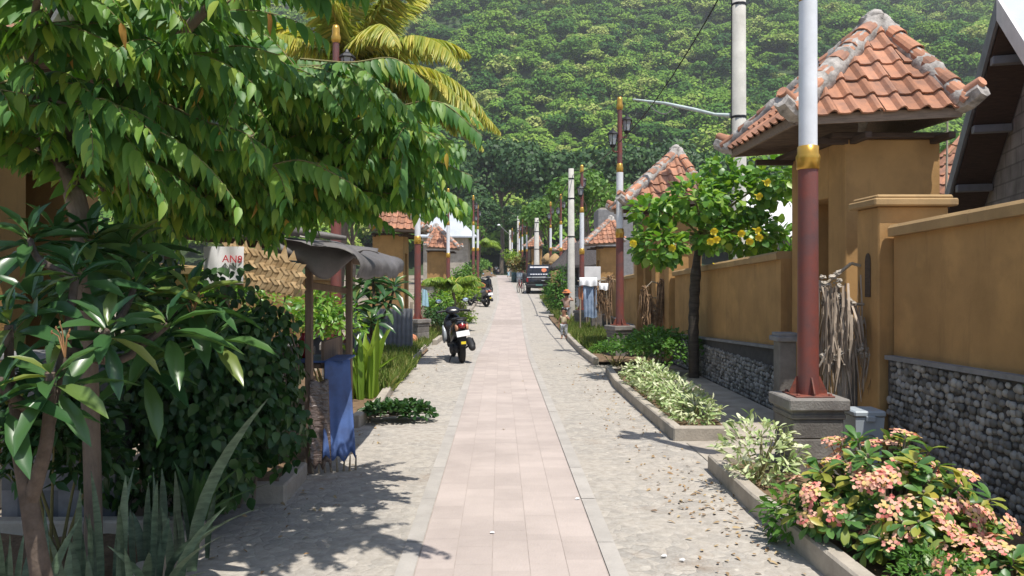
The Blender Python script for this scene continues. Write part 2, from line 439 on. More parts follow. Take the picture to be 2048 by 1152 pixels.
# ------------------------------------------------------------------ materials of the buildings
def plaster_mat(name, col, stain):
    m, N, K, b = nodes(name)
    tc = nd(N, 'ShaderNodeTexCoord'); P = tc.outputs['Object']
    n1 = nd(N, 'ShaderNodeTexNoise', Scale=2.2, Detail=7.0, Roughness=.62); K.new(P, n1.inputs['Vector'])
    r = ramp(N, [(.3, tuple(x*.78 for x in col)), (.6, col), (.8, tuple(x*1.12 for x in col))]); K.new(n1.outputs['Fac'], r.inputs[0])
    mp = nd(N, 'ShaderNodeMapping'); mp.inputs['Scale'].default_value = (4, 4, .5); K.new(P, mp.inputs[0])
    n2 = nd(N, 'ShaderNodeTexNoise', Scale=1.3, Detail=6.0, Roughness=.7); K.new(mp.outputs[0], n2.inputs['Vector'])
    s = ramp(N, [(.54, (0, 0, 0)), (.78, (.6, .6, .6))]); K.new(n2.outputs['Fac'], s.inputs[0])
    c = mixc(N, K, s.outputs[0], r.outputs[0], stain)
    n4 = nd(N, 'ShaderNodeTexNoise', Scale=.9, Detail=8.0, Roughness=.6); K.new(P, n4.inputs['Vector'])
    r4 = ramp(N, [(.44, (1, 1, 1)), (.5, (.86, .86, .88)), (.62, (.9, .9, .92)), (.66, (1.06, 1.05, 1.02))]); K.new(n4.outputs['Fac'], r4.inputs[0]); c = mixc(N, K, .9, c, r4.outputs[0], 'MULTIPLY')
    K.new(c, b.inputs['Base Color']); b.inputs['Roughness'].default_value = .9; b.inputs['Specular IOR Level'].default_value = .25
    n3 = nd(N, 'ShaderNodeTexNoise', Scale=70.0, Detail=4.0); K.new(P, n3.inputs['Vector'])
    bp = nd(N, 'ShaderNodeBump', Strength=.25, Distance=.01); K.new(n3.outputs['Fac'], bp.inputs['Height']); K.new(bp.outputs[0], b.inputs['Normal'])
    return m
M_OCHRE = plaster_mat('ochre_plaster', (.47, .275, .108), (.20, .125, .062))
M_COPING = plaster_mat('ochre_coping', (.43, .285, .135), (.20, .14, .085))
M_TILE = mat('clay_tile', (.47, .225, .135), .88, .2, 4.5, col2=(.24, .14, .105), island=.3, bump=.2, bscale=60, spec=.25)
M_MORTAR = mat('weathered_mortar', (.50, .46, .42), .95, .35, 7.0, col2=(.16, .145, .13), bump=.6, bscale=25)
M_DWOOD = mat('dark_timber', (.085, .055, .04), .8, .3, 8, stretch=(1, 1, 12))
M_SOFFIT = mat('eave_board', (.27, .20, .15), .85, .25, 6, stretch=(1, 8, 8))
M_PEB = mat('pebbles', (.27, .255, .235), .75, .2, 9, island=.55, spec=.35)
M_PEBBASE = mat('pebble_mortar', (.075, .07, .068), .95, .2, 12)
M_GREYCAP = mat('grey_cement', (.25, .245, .245), .9, .2, 6, bump=.2)
M_STONE = mat('grey_stone', (.235, .22, .20), .88, .22, 3.0, col2=(.13, .115, .105), bump=.35, bscale=55, island=.18)
M_MAROON = mat('maroon_paint', (.22, .058, .042), .5, .3, 3.2, col2=(.115, .062, .06), bump=.15, bscale=90, spec=.5)
M_RUST = mat('rusty_maroon', (.24, .065, .04), .6, .35, 14, col2=(.10, .045, .035))
M_WHITE = mat('white_enamel', (.80, .81, .83), .36, .10, 3.5, spec=.5)
M_GOLD = mat('gold_paint', (.62, .36, .06), .3, .15, 6, metal=.55, spec=.6)
M_BLACK = mat('black_metal', (.02, .02, .022), .45, .2, 8)
M_CPOLE = mat('concrete_pole', (.50, .48, .43), .88, .16, 2.5, bump=.2, bscale=60)
def glass_mat(name, col=(.75, .78, .8), a=.35):
    m, N, K, b = nodes(name); b.inputs['Base Color'].default_value = c4(col); b.inputs['Roughness'].default_value = .15
    b.inputs['Transmission Weight'].default_value = .6; b.inputs['Specular IOR Level'].default_value = .6; return m
M_LGLASS = glass_mat('lantern_glass')

# ------------------------------------------------------------------ tiled roof made of single roll tiles
def tile_face(mb, E0, E1, A, w=.235, rowlen=.29, bend=.0):
    E0, E1, A = Vector(E0), Vector(E1), Vector(A)
    e = (E1-E0); Lw = e.length; e.normalize()
    n = e.cross(A-E0).normalized()
    if n.z < 0: n = -n
    d = n.cross(e).normalized()
    if d.dot(A-E0) < 0: d = -d
    ha = (A-E0).dot(d); aa = (A-E0).dot(e)
    rows = max(2, round(ha/rowlen)); rl = ha/rows
    prof = [(0, .004), (.25, -.004), (.5, .0), (.56, .018), (.63, .04), (.74, .052), (.85, .04), (.93, .016), (1.0, .004)]
    for r in range(rows):
        b0, b1 = r*rl-(.03 if r == 0 else .045), min((r+1)*rl, ha*.995)
        lo0 = aa*max(0, r*rl)/ha; hi0 = Lw+(aa-Lw)*max(0, r*rl)/ha
        lo1 = aa*b1/ha; hi1 = Lw+(aa-Lw)*b1/ha
        k0 = math.floor((min(lo0, lo1)-.02)/w); k1 = math.ceil((max(hi0, hi1)+.02)/w)
        for k in range(k0, k1+1):
            a0 = k*w+R.uniform(-.004, .004)
            if a0+w < min(lo0, lo1)-.01 or a0 > max(hi0, hi1)+.01: continue
            V = []; tl = R.uniform(-.006, .006); up = R.uniform(.022, .032)
            for t, z in prof:
                for (bb, lo, hi, zz) in ((b0, lo0, hi0, z+up+tl), (b0, lo0, hi0, z+up+tl-.02), (b1, lo1, hi1, z-.002)):
                    a = min(max(a0+t*w, lo-.01), hi+.01)
                    p = E0+e*a+d*bb+n*zz; V.append(tuple(p))
            m = len(prof); Fc = []
            for i in range(m-1):
                Fc.append((i*3, i*3+3, i*3+5, i*3+2)); Fc.append((i*3+1, i*3+4, i*3+3, i*3))
            mb.add(V, Fc, 0, False)
def hip(mbt, mbm, P0, P1, r=.105, seg=.33):
    P0, P1 = Vector(P0), Vector(P1); L = (P1-P0).length; t = (P1-P0)/L
    s = t.cross(Vector((0, 0, 1))).normalized(); u = s.cross(t).normalized()
    if u.z < 0: u = -u
    k = max(2, round(L/seg)); sl = L/k
    for i in range(k):
        a, b = i*sl-.05, (i+1)*sl+.01; V = []; m = 9
        for c, (q, rr, zz) in enumerate(((a, r*1.08, .055), (a, r*.92, .055), (b, r*.95, .03))):
            for j in range(m):
                an = PI*(-.08+1.16*j/(m-1))
                V.append(tuple(P0+t*q+s*(math.cos(an)*rr)+u*(math.sin(an)*rr*.8+zz)))
        Fc = []
        for j in range(m-1): Fc += [(j, j+1, m*2+j+1, m*2+j), (m+j, m+j+1, j+1, j)]
        mbt.add(V, Fc, 0, False)
    # mortar bedding beneath the hip tiles, lumpy
    kk = max(5, int(L/.07)); pts = [P0+t*(L*i/kk)+u*.012 for i in range(kk+1)]
    tube(mbm, pts, [R.uniform(.95, 1.25)*r*1.06 for _ in pts], 8, 0, True)

GL = dict(NL=(-1.25, -1.2, 3.40), FL=(-1.12, 1.40, 3.48), NRt=(.52, -1.2, 3.49), FR=(.66, 1.35, 3.6), A=(.11, -.2, 4.72))
def make_gate():
    t = thing('gate_house', None, 'gate house')
    mb = MB()
    for y0, y1 in ((-.74, -.30), (.50, .80)):
        box(mb, (.015, (y0+y1)/2, 1.62), (1.03, y1-y0, 3.24), bev=.012)
    box(mb, (.015, .1, 2.945), (1.026, .804, .59), bev=.008)
    mb.build('wall', M_OCHRE, t)
    mb = MB(); box(mb, (.40, .1, 1.325), (.05, .79, 2.65), bev=.004)
    for z in (.5, 1.3, 2.1): box(mb, (.37, .1, z), (.03, .6, .5), bev=.01)
    d = mb.build('door', M_DWOOD, t)
    mb = MB(); tube(mb, [(.335, -.15, 1.05), (.30, -.15, 1.05), (.30, -.15, 1.2), (.335, -.15, 1.2)], .012, 6); mb.build('handle', M_BLACK, d)
    for y0, y1 in ((-.755, -.285), (.485, .815)):
        mb = MB(); box(mb, (.015, (y0+y1)/2, .2), (1.07, y1-y0, .4), bev=.01); mb.build('plinth', M_STONE, t)
    g_ = GL; mt = MB(); mh = MB(); mm = MB()
    tile_face(mt, g_['NL'], g_['NRt'], g_['A']); tile_face(mt, g_['FL'], g_['NL'], g_['A'])
    tile_face(mt, g_['NRt'], g_['FR'], g_['A']); tile_face(mt, g_['FR'], g_['FL'], g_['A'])
    for k in ('NL', 'FL', 'NRt', 'FR'):
        c = Vector(g_[k]); a = Vector(g_['A']); dr = (c-a).normalized()
        hip(mh, mm, c+Vector((0, 0, .03)), a-Vector((0, 0, .06)))
        dd = Vector((dr.x, dr.y, 0)).normalized()
        tube(mm, [c-dd*.1+Vector((0, 0, .02)), c+dd*.06+Vector((0, 0, .06)), c+dd*.2+Vector((0, 0, .13))], [.105, .105, .085], 7, 0, False)
        tube(mh, [c-dd*.12+Vector((0, 0, .10)), c+dd*.05+Vector((0, 0, .14)), c+dd*.19+Vector((0, 0, .22))], [.085, .08, .055], 8, 0, True)
    for i in range(7):
        blob(mm, Vector(g_['A'])+Vector((R.uniform(-.06, .06), R.uniform(-.06, .06), R.uniform(-.16, .06))), (R.uniform(.08, .14),)*2+(R.uniform(.07, .12),), jit=.1, smooth=False)
    rf = mt.build('roof', M_TILE, t); mh.build('ridge_tile', M_TILE, rf); mm.build('mortar', M_MORTAR, rf)
    # boarded underside with fascia and brackets
    mb = MB(); C4 = [Vector(g_[k]) for k in ('NL', 'NRt', 'FR', 'FL')]
    ap = Vector(g_['A'])-Vector((0, 0, .16)); V = [tuple(c+Vector((0, 0, -.03))+(ap-c)*.02) for c in C4]+[tuple(ap)]
    mb.add(V, [(1, 0, 4), (2, 1, 4), (3, 2, 4), (0, 3, 4)])
    for i in range(4):
        a, b = C4[i], C4[(i+1) % 4]; mid = (a+b)/2-Vector((0, 0, .05)); dr = (b-a); L = dr.length
        inn = (Vector((0, .1, mid.z))-mid); inn.z = 0; inn = inn.normalized()*.03
        X_ = dr.normalized(); Z_ = Vector((0, 0, 1)); Y_ = Z_.cross(X_).normalized(); Z_ = X_.cross(Y_)
        box(mb, mid+inn, (L-.06, .03, .1), M=Matrix((X_, Y_, Z_)).transposed())
    mb.build('soffit', M_SOFFIT, t)
    mb = MB(); box(mb, (-.06, .03, 3.27), (1.25, 1.72, .06), bev=.01)
    for yy in (-.72, .78): box(mb, (-.72, yy, 3.22), (.5, .07, .07), bev=.008)
    for xx in (-.42, .45): box(mb, (xx, -.9, 3.22), (.07, .42, .07), bev=.008)
    mb.build('bracket', M_DWOOD, t)
    return t
def place(o, x, y, z=0.0, s=1.0, mir=False, rz=0.0, label=None, group=None):
    o.location = (x, y, z); o.scale = (-s if mir else s, s, s); o.rotation_euler = (0, 0, rz)
    if label: o['label'] = label
    if group: o['group'] = group
    return o
GG = 'tiled gate houses along the street'
GATE = make_gate()
place(GATE, 4.25, 9.1, 0, label='large ochre gate house with orange tiled roof behind the nearest lamp post', group=GG)
for x, y, z, s, mir, lab in (
    (3.96, 17.9, 0, 1.0, False, 'ochre gate house with steep tiled roof half hidden by the yellow-flowered tree'),
    (4.75, 33.7, .22, .9, False, 'ochre gate house with faded brown tiles next to the dark thatched pavilion'),
    (4.35, 48, .85, .8, False, 'small reddish-roofed gate house beyond the thatched pavilion on the right'),
    (3.3, 70, 1.72, .9, False, 'farthest tiled gate house on the right, above the black parked car'),
    (-4.25, 6.4, 0, 1.0, True, 'shaded gate house with brown walls behind the big tree trunk on the left'),
    (-3.75, 26.6, 0, 1.0, True, 'ochre gate house seen just above the grey awning of the stall'),
    (-2.9, 36, .30, .85, True, 'tiled gate house with pale mortar streaks below the grey metal roof')):
    place(copy_tree(GATE), x, y, z, s, mir, label=lab, group=GG)

# ------------------------------------------------------------------ boundary walls, pillars
def pebbles(mb, x, y0, y1, z0, z1, d=.075, sgn=-1):
    z = z0+d*.4; row = 0
    while z < z1-d*.3:
        y = y0+(d*.5 if row % 2 else 0)
        while y < y1:
            r = d*R.uniform(.42, .66)
            blob(mb, (x+sgn*R.uniform(-.012, .008), y+R.uniform(-.012, .012), z+R.uniform(-.012, .012)), (r*.55, r, r*R.uniform(.75, 1.05)), 0, .06)
            y += d*R.uniform(.9, 1.12)
        z += d*R.uniform(.82, .95); row += 1
def wall(label, x, y0, y1, top0, top1, pl0, pl1, z0=0.0, stones=True, sgn=-1, thick=.2, group='ochre boundary walls'):
    "wall whose street face is the plane x; the top and the stone plinth may slope a little along the street"
    t = thing('boundary_wall', label, 'wall', (x, (y0+y1)/2, z0), group=group); Lh = (y1-y0)/2
    def slab(mb, xa, xb, za0, za1, zb0, zb1, e=0.0):
        V = [(xx, yy, zz) for yy, lo, hi in ((-Lh-e, za0, zb0), (Lh+e, za1, zb1)) for xx, zz in ((xa, lo), (xb, lo), (xb, hi), (xa, hi))]
        mb.add(V, [(0, 1, 2, 3), (7, 6, 5, 4), (0, 4, 5, 1), (1, 5, 6, 2), (2, 6, 7, 3), (3, 7, 4, 0)])
    f = -sgn
    mb = MB(); slab(mb, 0, f*thick, pl0-.02, pl1-.02, top0-.1, top1-.1); mb.build('upper_wall', M_OCHRE, t)
    mb = MB()
    n = max(1, int((y1-y0)/1.1))
    for i in range(n):
        a, b_ = i/n, (i+1)/n; ya, yb = -Lh+2*Lh*a+.002, -Lh+2*Lh*b_-.002
        ta, tb = top0+(top1-top0)*a, top0+(top1-top0)*b_; o1 = R.uniform(-.006, .006)
        V = []
        for yy, tt in ((ya, ta+o1), (yb, tb+o1)):
            V += [(-f*.055, yy, tt-.105), (-f*.06, yy, tt-.03), (-f*.035, yy, tt), (f*(thick+.04), yy, tt), (f*(thick+.05), yy, tt-.105)]
        Fc = [(i_, (i_+1) % 5, 5+(i_+1) % 5, 5+i_) for i_ in range(5)]+[(0, 1, 2, 3, 4), (9, 8, 7, 6, 5)]
        mb.add(V, Fc)
    mb.build('coping', M_COPING, t)
    mb = MB(); slab(mb, -f*.05, f*(thick+.02), 0, 0, pl0-.04, pl1-.04); pb = mb.build('plinth', M_PEBBASE, t)
    mb = MB(); slab(mb, -f*.085, f*(thick+.03), pl0-.038, pl1-.038, pl0, pl1); mb.build('plinth_cap', M_GREYCAP, t)
    if stones:
        mb = MB(); pebbles(mb, -f*.055, -Lh+.03, Lh-.03, .02, min(pl0, pl1)-.03, .064, -f); s_ = mb.build('pebble_facing', M_PEB, t)
    return t
wall('ochre wall with dark pebble base behind the pink flowering bush', 3.56, 1.0, 6.96, 2.36, 2.20, 1.14, 1.03)
wall('ochre wall with dark stone base running behind the yellow-flowered tree', 3.62, 9.93, 15.95, 2.09, 1.90, .86, .62)
wall('ochre wall beyond the second lamp post with a brown leaf bundle before it', 3.6, 18.75, 23.5, 1.95, 1.8, .55, .5, stones=False)
wall('low shaded ochre wall next to the wrapped laundry and white board', 3.75, 24.6, 32.6, 1.75, 1.75, .5, .5, .02, stones=False)
wall('grey-based ochre wall beside the parked black car', 4.1, 38.5, 47, 1.6, 1.6, .5, .5, .6, stones=False)
def pillar(label, x0, y0, w, d, h, z0=0.0, niche=False):
    t = thing('wall_pillar', label, 'pillar', (x0+w/2, y0+d/2, z0), group='ochre wall pillars')
    mb = MB(); box(mb, (0, 0, h/2), (w, d, h), bev=.012); mb.build('shaft', M_OCHRE, t)
    mb = MB(); box(mb, (0, 0, h+.035), (w+.12, d+.12, .07), bev=.012); box(mb, (0, 0, h+.085), (w+.06, d+.06, .04), bev=.015); mb.build('cap', M_COPING, t)
    if niche:
        mb = MB(); pts = [(-.05, 0), (.05, 0), (.05, .32)]+[(.05*math.cos(a), .32+.09*math.sin(a)) for a in np.linspace(0, PI, 9)[1:-1]]+[(-.05, .32)]
        prism(mb, pts, .006, Matrix.Translation((-w/2-.004, -.02, 1.55)) @ Matrix.Rotation(PI/2, 4, 'Y').inverted() @ Matrix.Rotation(PI/2, 4, 'Z').inverted())
        mb.build('niche', M_DWOOD, t)  # flat dark arch on the face; the hollow's shade is put into its colour
    return t
pillar('wide ochre pillar with a dark arched niche at the end of the pebble wall', 3.44, 7.0, .64, .42, 2.38, niche=True)
pillar('sunlit ochre pillar with flat cap beside the tiled gate behind the second lamp', 3.50, 16.0, .42, .4, 2.36)
pillar('ochre pillar half lit by sun just left of the second brown leaf bundle', 3.30, 18.6, .36, .35, 2.2)
for x, y, lab in ((3.1, 50, 'small domed ochre pillar just over the roof of the black car'), (3.25, 45.5, 'small domed ochre pillar between the car and the third lamp')):
    t = thing('gate_pillar', lab, 'pillar', (x, y, g(y)), group='domed ochre pillars')
    mb = MB(); box(mb, (0, 0, .95), (.5, .5, 1.9), bev=.02); box(mb, (0, 0, 1.95), (.74, .74, .12), bev=.03); mb.build('shaft', M_COPING, t)
    mb = MB(); lathe(mb, [(.42, 0), (.43, .06), (.33, .24), (.18, .42), (.06, .5), (0, .52)], 12, (0, 0, 2.0)); mb.build('dome', M_COPING, t)

# ------------------------------------------------------------------ street lamps
def make_lamp():
    t = thing('street_lamp', None, 'street lamp')
    mb = MB()
    box(mb, (0, 0, .10), (.52, .52, .20), bev=.008); box(mb, (0, 0, .29), (.52, .52, .172), bev=.008); box(mb, (0, 0, .46), (.52, .52, .16), bev=.008)
    box(mb, (0, 0, .565), (.555, .555, .045), bev=.008); box(mb, (0, 0, .60), (.53, .53, .03), bev=.003); box(mb, (0, 0, .665), (.62, .62, .10), bev=.012)
    o = mb.build('pedestal', M_STONE, t); o.scale = (.82, .82, 1)
    mb = MB(); box(mb, (0, 0, .722), (.33, .33, .014), bev=.003)
    for k in range(8):
        a = k*PI/4; M_ = Matrix.Translation((0, 0, .728)) @ Matrix.Rotation(a, 4, 'Z') @ Matrix.Rotation(PI/2, 4, 'X')
        if k % 2 == 0: prism(mb, [(.08, 0), (.16, 0), (.16, .02), (.10, .15), (.08, .15)], .012, M_)
    for sx in (-1, 1):
        for sy in (-1, 1): lathe(mb, [(.016, .728), (.016, .745), (0, .746)], 6, (sx*.135, sy*.135, 0))
    mb.build('base_plate', M_RUST, t)
    mb = MB(); lathe(mb, [(.090, .728), (.087, 1.5), (.083, 2.66)], 24); mb.build('lower_pole', M_MAROON, t)
    for z, r in ((2.66, .086), (4.10, .066)):
        mb = MB()
        lathe(mb, [(r*.98, z), (r*1.10, z+.005), (r*1.10, z+.07), (r*1.16, z+.09), (r*1.17, z+.115), (r*1.03, z+.14), (r*1.02, z+.2), (r*.9, z+.205)], 20)
        mb.build('gold_ring', M_GOLD, t)
    mb = MB(); lathe(mb, [(.077, 2.85), (.076, 4.11)], 24); mb.build('white_pole', M_WHITE, t)
    mb = MB(); lathe(mb, [(.058, 4.29), (.052, 5.55)], 14)
    for s, z in ((-1, 4.62), (1, 4.95)):
        tube(mb, smooth_path([(0, 0, z-.03), (s*.10, 0, z-.06), (s*.17, 0, z-.03), (s*.175, 0, z+.03)], 4), .016, 6)
    tube(mb, [(0, 0, 5.24), (.28, 0, 5.26)], .022, 6); box(mb, (.2, 0, 5.225), (.2, .03, .035))
    mb.build('upper_pole', M_MAROON, t)
    mb = MB(); lathe(mb, [(.056, 5.5), (.075, 5.54), (.078, 5.60), (.06, 5.64), (.062, 5.72), (.05, 5.78), (0, 5.79)], 14); mb.build('finial', M_GOLD, t)
    for s, z in ((-1, 4.65), (1, 4.98)):
        mb = MB(); c = (s*.175, 0, z)
        lathe(mb, [(0, 0), (.05, 0), (.06, .03), (.075, .05), (.075, .065)], 6, c, smooth=False)
        lathe(mb, [(.135, .285), (.14, .30), (.10, .345), (.04, .385), (.02, .43), (0, .435)], 6, c, smooth=False)
        for k in range(6):
            a = 2*PI*k/6
            tube(mb, [(c[0]+.072*math.cos(a), .072*math.sin(a), z+.06), (c[0]+.118*math.cos(a), .118*math.sin(a), z+.29)], .008, 4)
        ln = mb.build('lantern', M_BLACK, t)
        mb = MB(); lathe(mb, [(.066, .065), (.112, .287)], 6, c, smooth=False); lathe(mb, [(.0, .07), (.022, .07), (.022, .15), (0, .16)], 8, c); mb.build('glass', M_LGLASS, ln)
    return t
GLAMP = 'maroon and white street lamps lining the street'
LAMP = make_lamp(); LAMP.location = (2.66, 6.65, 0); LAMP['group'] = GLAMP
LAMP['label'] = 'nearest street lamp, thick maroon and white pole on grey pedestal by the flowering bush'
for x, y, z, rz, s, lab in (
    (2.66, 17.1, 0, .35, 1, 'second street lamp on the right, joined to the concrete pole by a pale conduit'),
    (2.86, 26.9, -.03, 1.2, 1, 'street lamp with a grey pedestal directly behind the small children'),
    (3.32, 42, None, .4, 1, 'maroon and white street lamp just right of the black car'),
    (3.22, 49, None, .9, 1, 'street lamp rising right beside the rear of the black car'),
    (2.30, 66, None, .6, 1, 'distant street lamp rising left above the roof of the black car'),
    (2.12, 73, None, .2, 1, 'far street lamp, middle of the tight row left of the black car'),
    (2.0, 80, None, .2, 1, 'far street lamp, leftmost of the tight row left of the black car'),
    (1.45, 92, None, .2, 1, 'tiny pale street lamp at the far end of the street'),
    (-2.62, 12.3, 0, .2, 1, 'street lamp whose gold tip rises among the coconut palm fronds'),
    (-2.14, 20, 0, .9, 1, 'street lamp standing on a dark pot-like pedestal by the rusty scrap'),
    (-2.34, 34.8, .10, 1.0, 1, 'street lamp in front of the grey metal pyramid roof'),
    (-1.49, 43, None, .5, 1, 'street lamp, nearer one of the close pair on the left behind the motorcycle'),
    (-1.50, 52, None, .8, 1, 'street lamp, farther one of the close pair on the left behind the motorcycle')):
    o = copy_tree(LAMP); o.location = (x, y, g(y) if z is None else z); o.rotation_euler = (0, 0, rz); o['label'] = lab

# ------------------------------------------------------------------ concrete utility poles, conduit and wires
def upole(label, x, y, z, h, r0, r1, arm=False):
    t = thing('utility_pole', label, 'utility pole', (x, y, z), group='concrete utility poles')
    mb = MB(); lathe(mb, [(r0, 0), (r1, h), (0, h+.005)], 18); mb.build('pole', M_CPOLE, t)
    mb = MB()
    for zz in (h*.55, h*.8, h*.93):
        rr = r0+(r1-r0)*zz/h; lathe(mb, [(rr+.006, zz), (rr+.012, zz+.01), (rr+.012, zz+.04), (rr+.006, zz+.05)], 16)
    mb.build('clamp_band', M_BLACK, t)
    mb = MB(); tube(mb, [(-r0-.02, 0, 1.0), (-r1-.02, 0, h*.9)], .012, 5); mb.build('cable', M_BLACK, t)
    if arm:
        mb = MB(); tube(mb, smooth_path([(0, 0, h-.6), (-.6, 0, h-.1), (-1.3, -.1, h+.55)], 4), .035, 6); a = mb.build('lamp_arm', M_GREYCAP, t)
        mb = MB(); lathe(mb, [(0, .12), (.12, .1), (.2, 0), (.22, -.06), (0, -.1)], 10, (-1.4, -.1, h+.6)); mb.build('lamp_head', M_WHITE, a)
    return t
upole('tall pale concrete pole rising behind the tiled roof of the nearest gate house', 4.78, 15.4, 0, 9.0, .155, .125)
upole('concrete pole standing just left of the third street lamp behind the children', 2.82, 30.5, .1, 6.05, .16, .105)
upole('grey utility pole above the black car with wires at its top', 2.62, 55, 1.2, 5.0, .22, .14)
upole('distant utility pole left of the black car, taller of two', 1.95, 82, 2.0, 6.6, .16, .12)
upole('distant utility pole carrying a long white lamp arm at the street end', 1.25, 95, 2.3, 5.7, .16, .12, True)
def cable(name, label, pts, r, m, cat='cable', n=6, group=None):
    mb = MB(); tube(mb, smooth_path(pts, 10), r, n); o = mb.build(name, m); tag(o, label, cat, group); return o
M_PVC = mat('pale_conduit', (.55, .62, .60), .6, .2, 3)
a, b = Vector((2.95, 17.05, 5.72)), Vector((4.62, 15.45, 5.02))
t = thing('conduit', 'pale green conduit with hanging cable loop between second lamp and concrete pole', 'conduit')
mb = MB(); tube(mb, [a, lerp(a, b, .35)+Vector((0, 0, .03)), lerp(a, b, .65), lerp(a, b, .85)-Vector((0, 0, .03)), b], [.02, .034, .04, .032, .05], 8); mb.build('pipe', M_PVC, t)
mb = MB(); tube(mb, smooth_path([lerp(a, b, .16), lerp(a, b, .25)-Vector((0, 0, .16)), lerp(a, b, .36)-Vector((0, 0, .19)), lerp(a, b, .45)], 6), .012, 5); mb.build('cable_loop', M_CPOLE, t)
def sag(a, b, s, n=8):
    return [lerp(a, b, i/n)-Vector((0, 0, s*4*(i/n)*(1-i/n))) for i in range(n+1)]
cable('power_cable', 'thick dark cable slanting down across the hillside to the second lamp', sag(at(1452, -30, 11.5), at(1238, 285, 17.0), .22), .011, M_BLACK, group='dark overhead cables')
cable('power_cable', 'thin dark cable from the second lamp down to the pole by the children', sag(at(1236, 287, 17.1), at(1146, 350, 30.4), .15), .014, M_BLACK, group='dark overhead cables')
cable('power_cable', 'sagging cable strung between the poles over the black car', sag(at(1142, 352, 30.5), at(1075, 440, 55), .5), .02, M_BLACK, group='dark overhead cables')
cable('power_cable', 'short dark wire among the palm fronds on the left', sag(at(850, 225, 20), at(960, 180, 24), .1), .012, M_BLACK, group='dark overhead cables')
# ------------------------------------------------------------------ grey block house with gable, far right
def block_mat():
    m, N, K, b = nodes('grey_blocks')
    tc = nd(N, 'ShaderNodeTexCoord'); sp = nd(N, 'ShaderNodeSeparateXYZ'); cb = nd(N, 'ShaderNodeCombineXYZ')
    K.new(tc.outputs['Object'], sp.inputs[0]); K.new(sp.outputs[0], cb.inputs[0]); K.new(sp.outputs[2], cb.inputs[1])
    br = nd(N, 'ShaderNodeTexBrick', Scale=1.0); br.inputs['Brick Width'].default_value = .4; br.inputs['Row Height'].default_value = .2; br.inputs['Mortar Size'].default_value = .012
    br.inputs['Color1'].default_value = c4((.24, .225, .22)); br.inputs['Color2'].default_value = c4((.31, .29, .28)); br.inputs['Mortar'].default_value = c4((.17, .16, .155)); K.new(cb.outputs[0], br.inputs['Vector'])
    no = nd(N, 'ShaderNodeTexNoise', Scale=4.0, Detail=8.0); K.new(tc.outputs['Object'], no.inputs['Vector'])
    r = ramp(N, [(.3, (.65,)*3), (.7, (1.15,)*3)]); K.new(no.outputs['Fac'], r.inputs[0])
    K.new(mixc(N, K, 1.0, br.outputs['Color'], r.outputs[0], 'MULTIPLY'), b.inputs['Base Color']); b.inputs['Roughness'].default_value = .95
    n2 = nd(N, 'ShaderNodeTexNoise', Scale=60.0, Detail=4.0); K.new(tc.outputs['Object'], n2.inputs['Vector'])
    h = mixc(N, K, .25, br.outputs['Fac'], n2.outputs['Fac']); bp = nd(N, 'ShaderNodeBump', Strength=.6, Distance=.02); bp.invert = True; K.new(h, bp.inputs['Height']); K.new(bp.outputs[0], b.inputs['Normal'])
    return m
M_BLOCK = block_mat()
M_STEEL = mat('galvanised_sheet', (.46, .49, .53), .45, .12, 1.2, metal=.3, spec=.5)
M_GREYB = mat('grey_painted_board', (.23, .24, .26), .6, .2, 4)
M_WHITEP = mat('white_paint', (.74, .72, .70), .6, .1, 4)
M_THATCH = mat('dark_thatch', (.10, .088, .085), .95, .4, 26, bump=1.0, bscale=60, stretch=(1, 1, 3))
M_CLOTHW = mat('white_cloth', (.80, .80, .80), .85, .06, 3)
M_DENIM = mat('faded_denim', (.30, .38, .50), .9, .25, 5, col2=(.16, .22, .32))
M_BLUEC = mat('pale_blue_plastic', (.40, .62, .72), .5, .1, 3)
M_BINGREY = mat('grey_plastic', (.40, .45, .49), .5, .08, 3, spec=.5)
M_STRAW = mat('dried_palm_leaf', (.50, .415, .33), .9, .3, 14, col2=(.22, .165, .12), island=.35, stretch=(1, 1, .2))
M_STRAWB = mat('brown_dried_leaf', (.36, .23, .13), .9, .35, 14, col2=(.14, .085, .05), island=.4)
M_BAMBOO = mat('weathered_bamboo', (.36, .30, .22), .75, .25, 9, stretch=(1, 1, .3))
M_TERRA = mat('terracotta', (.55, .22, .11), .8, .2, 8)
M_SKIN = mat('brown_skin', (.36, .185, .115), .55, .1, 5)
M_HAIR = mat('black_hair', (.012, .010, .010), .5, .2, 30)

hh = Vector((.30, .954, 0)).normalized(); nn = Vector((-hh.y, hh.x, 0))      # along the gable, and out of it towards the street
house = thing('block_house', 'grey cinder block house with steep gable and metal roof at the right edge', 'house', (5.84, 9.0, 0), math.atan2(hh.y, hh.x))
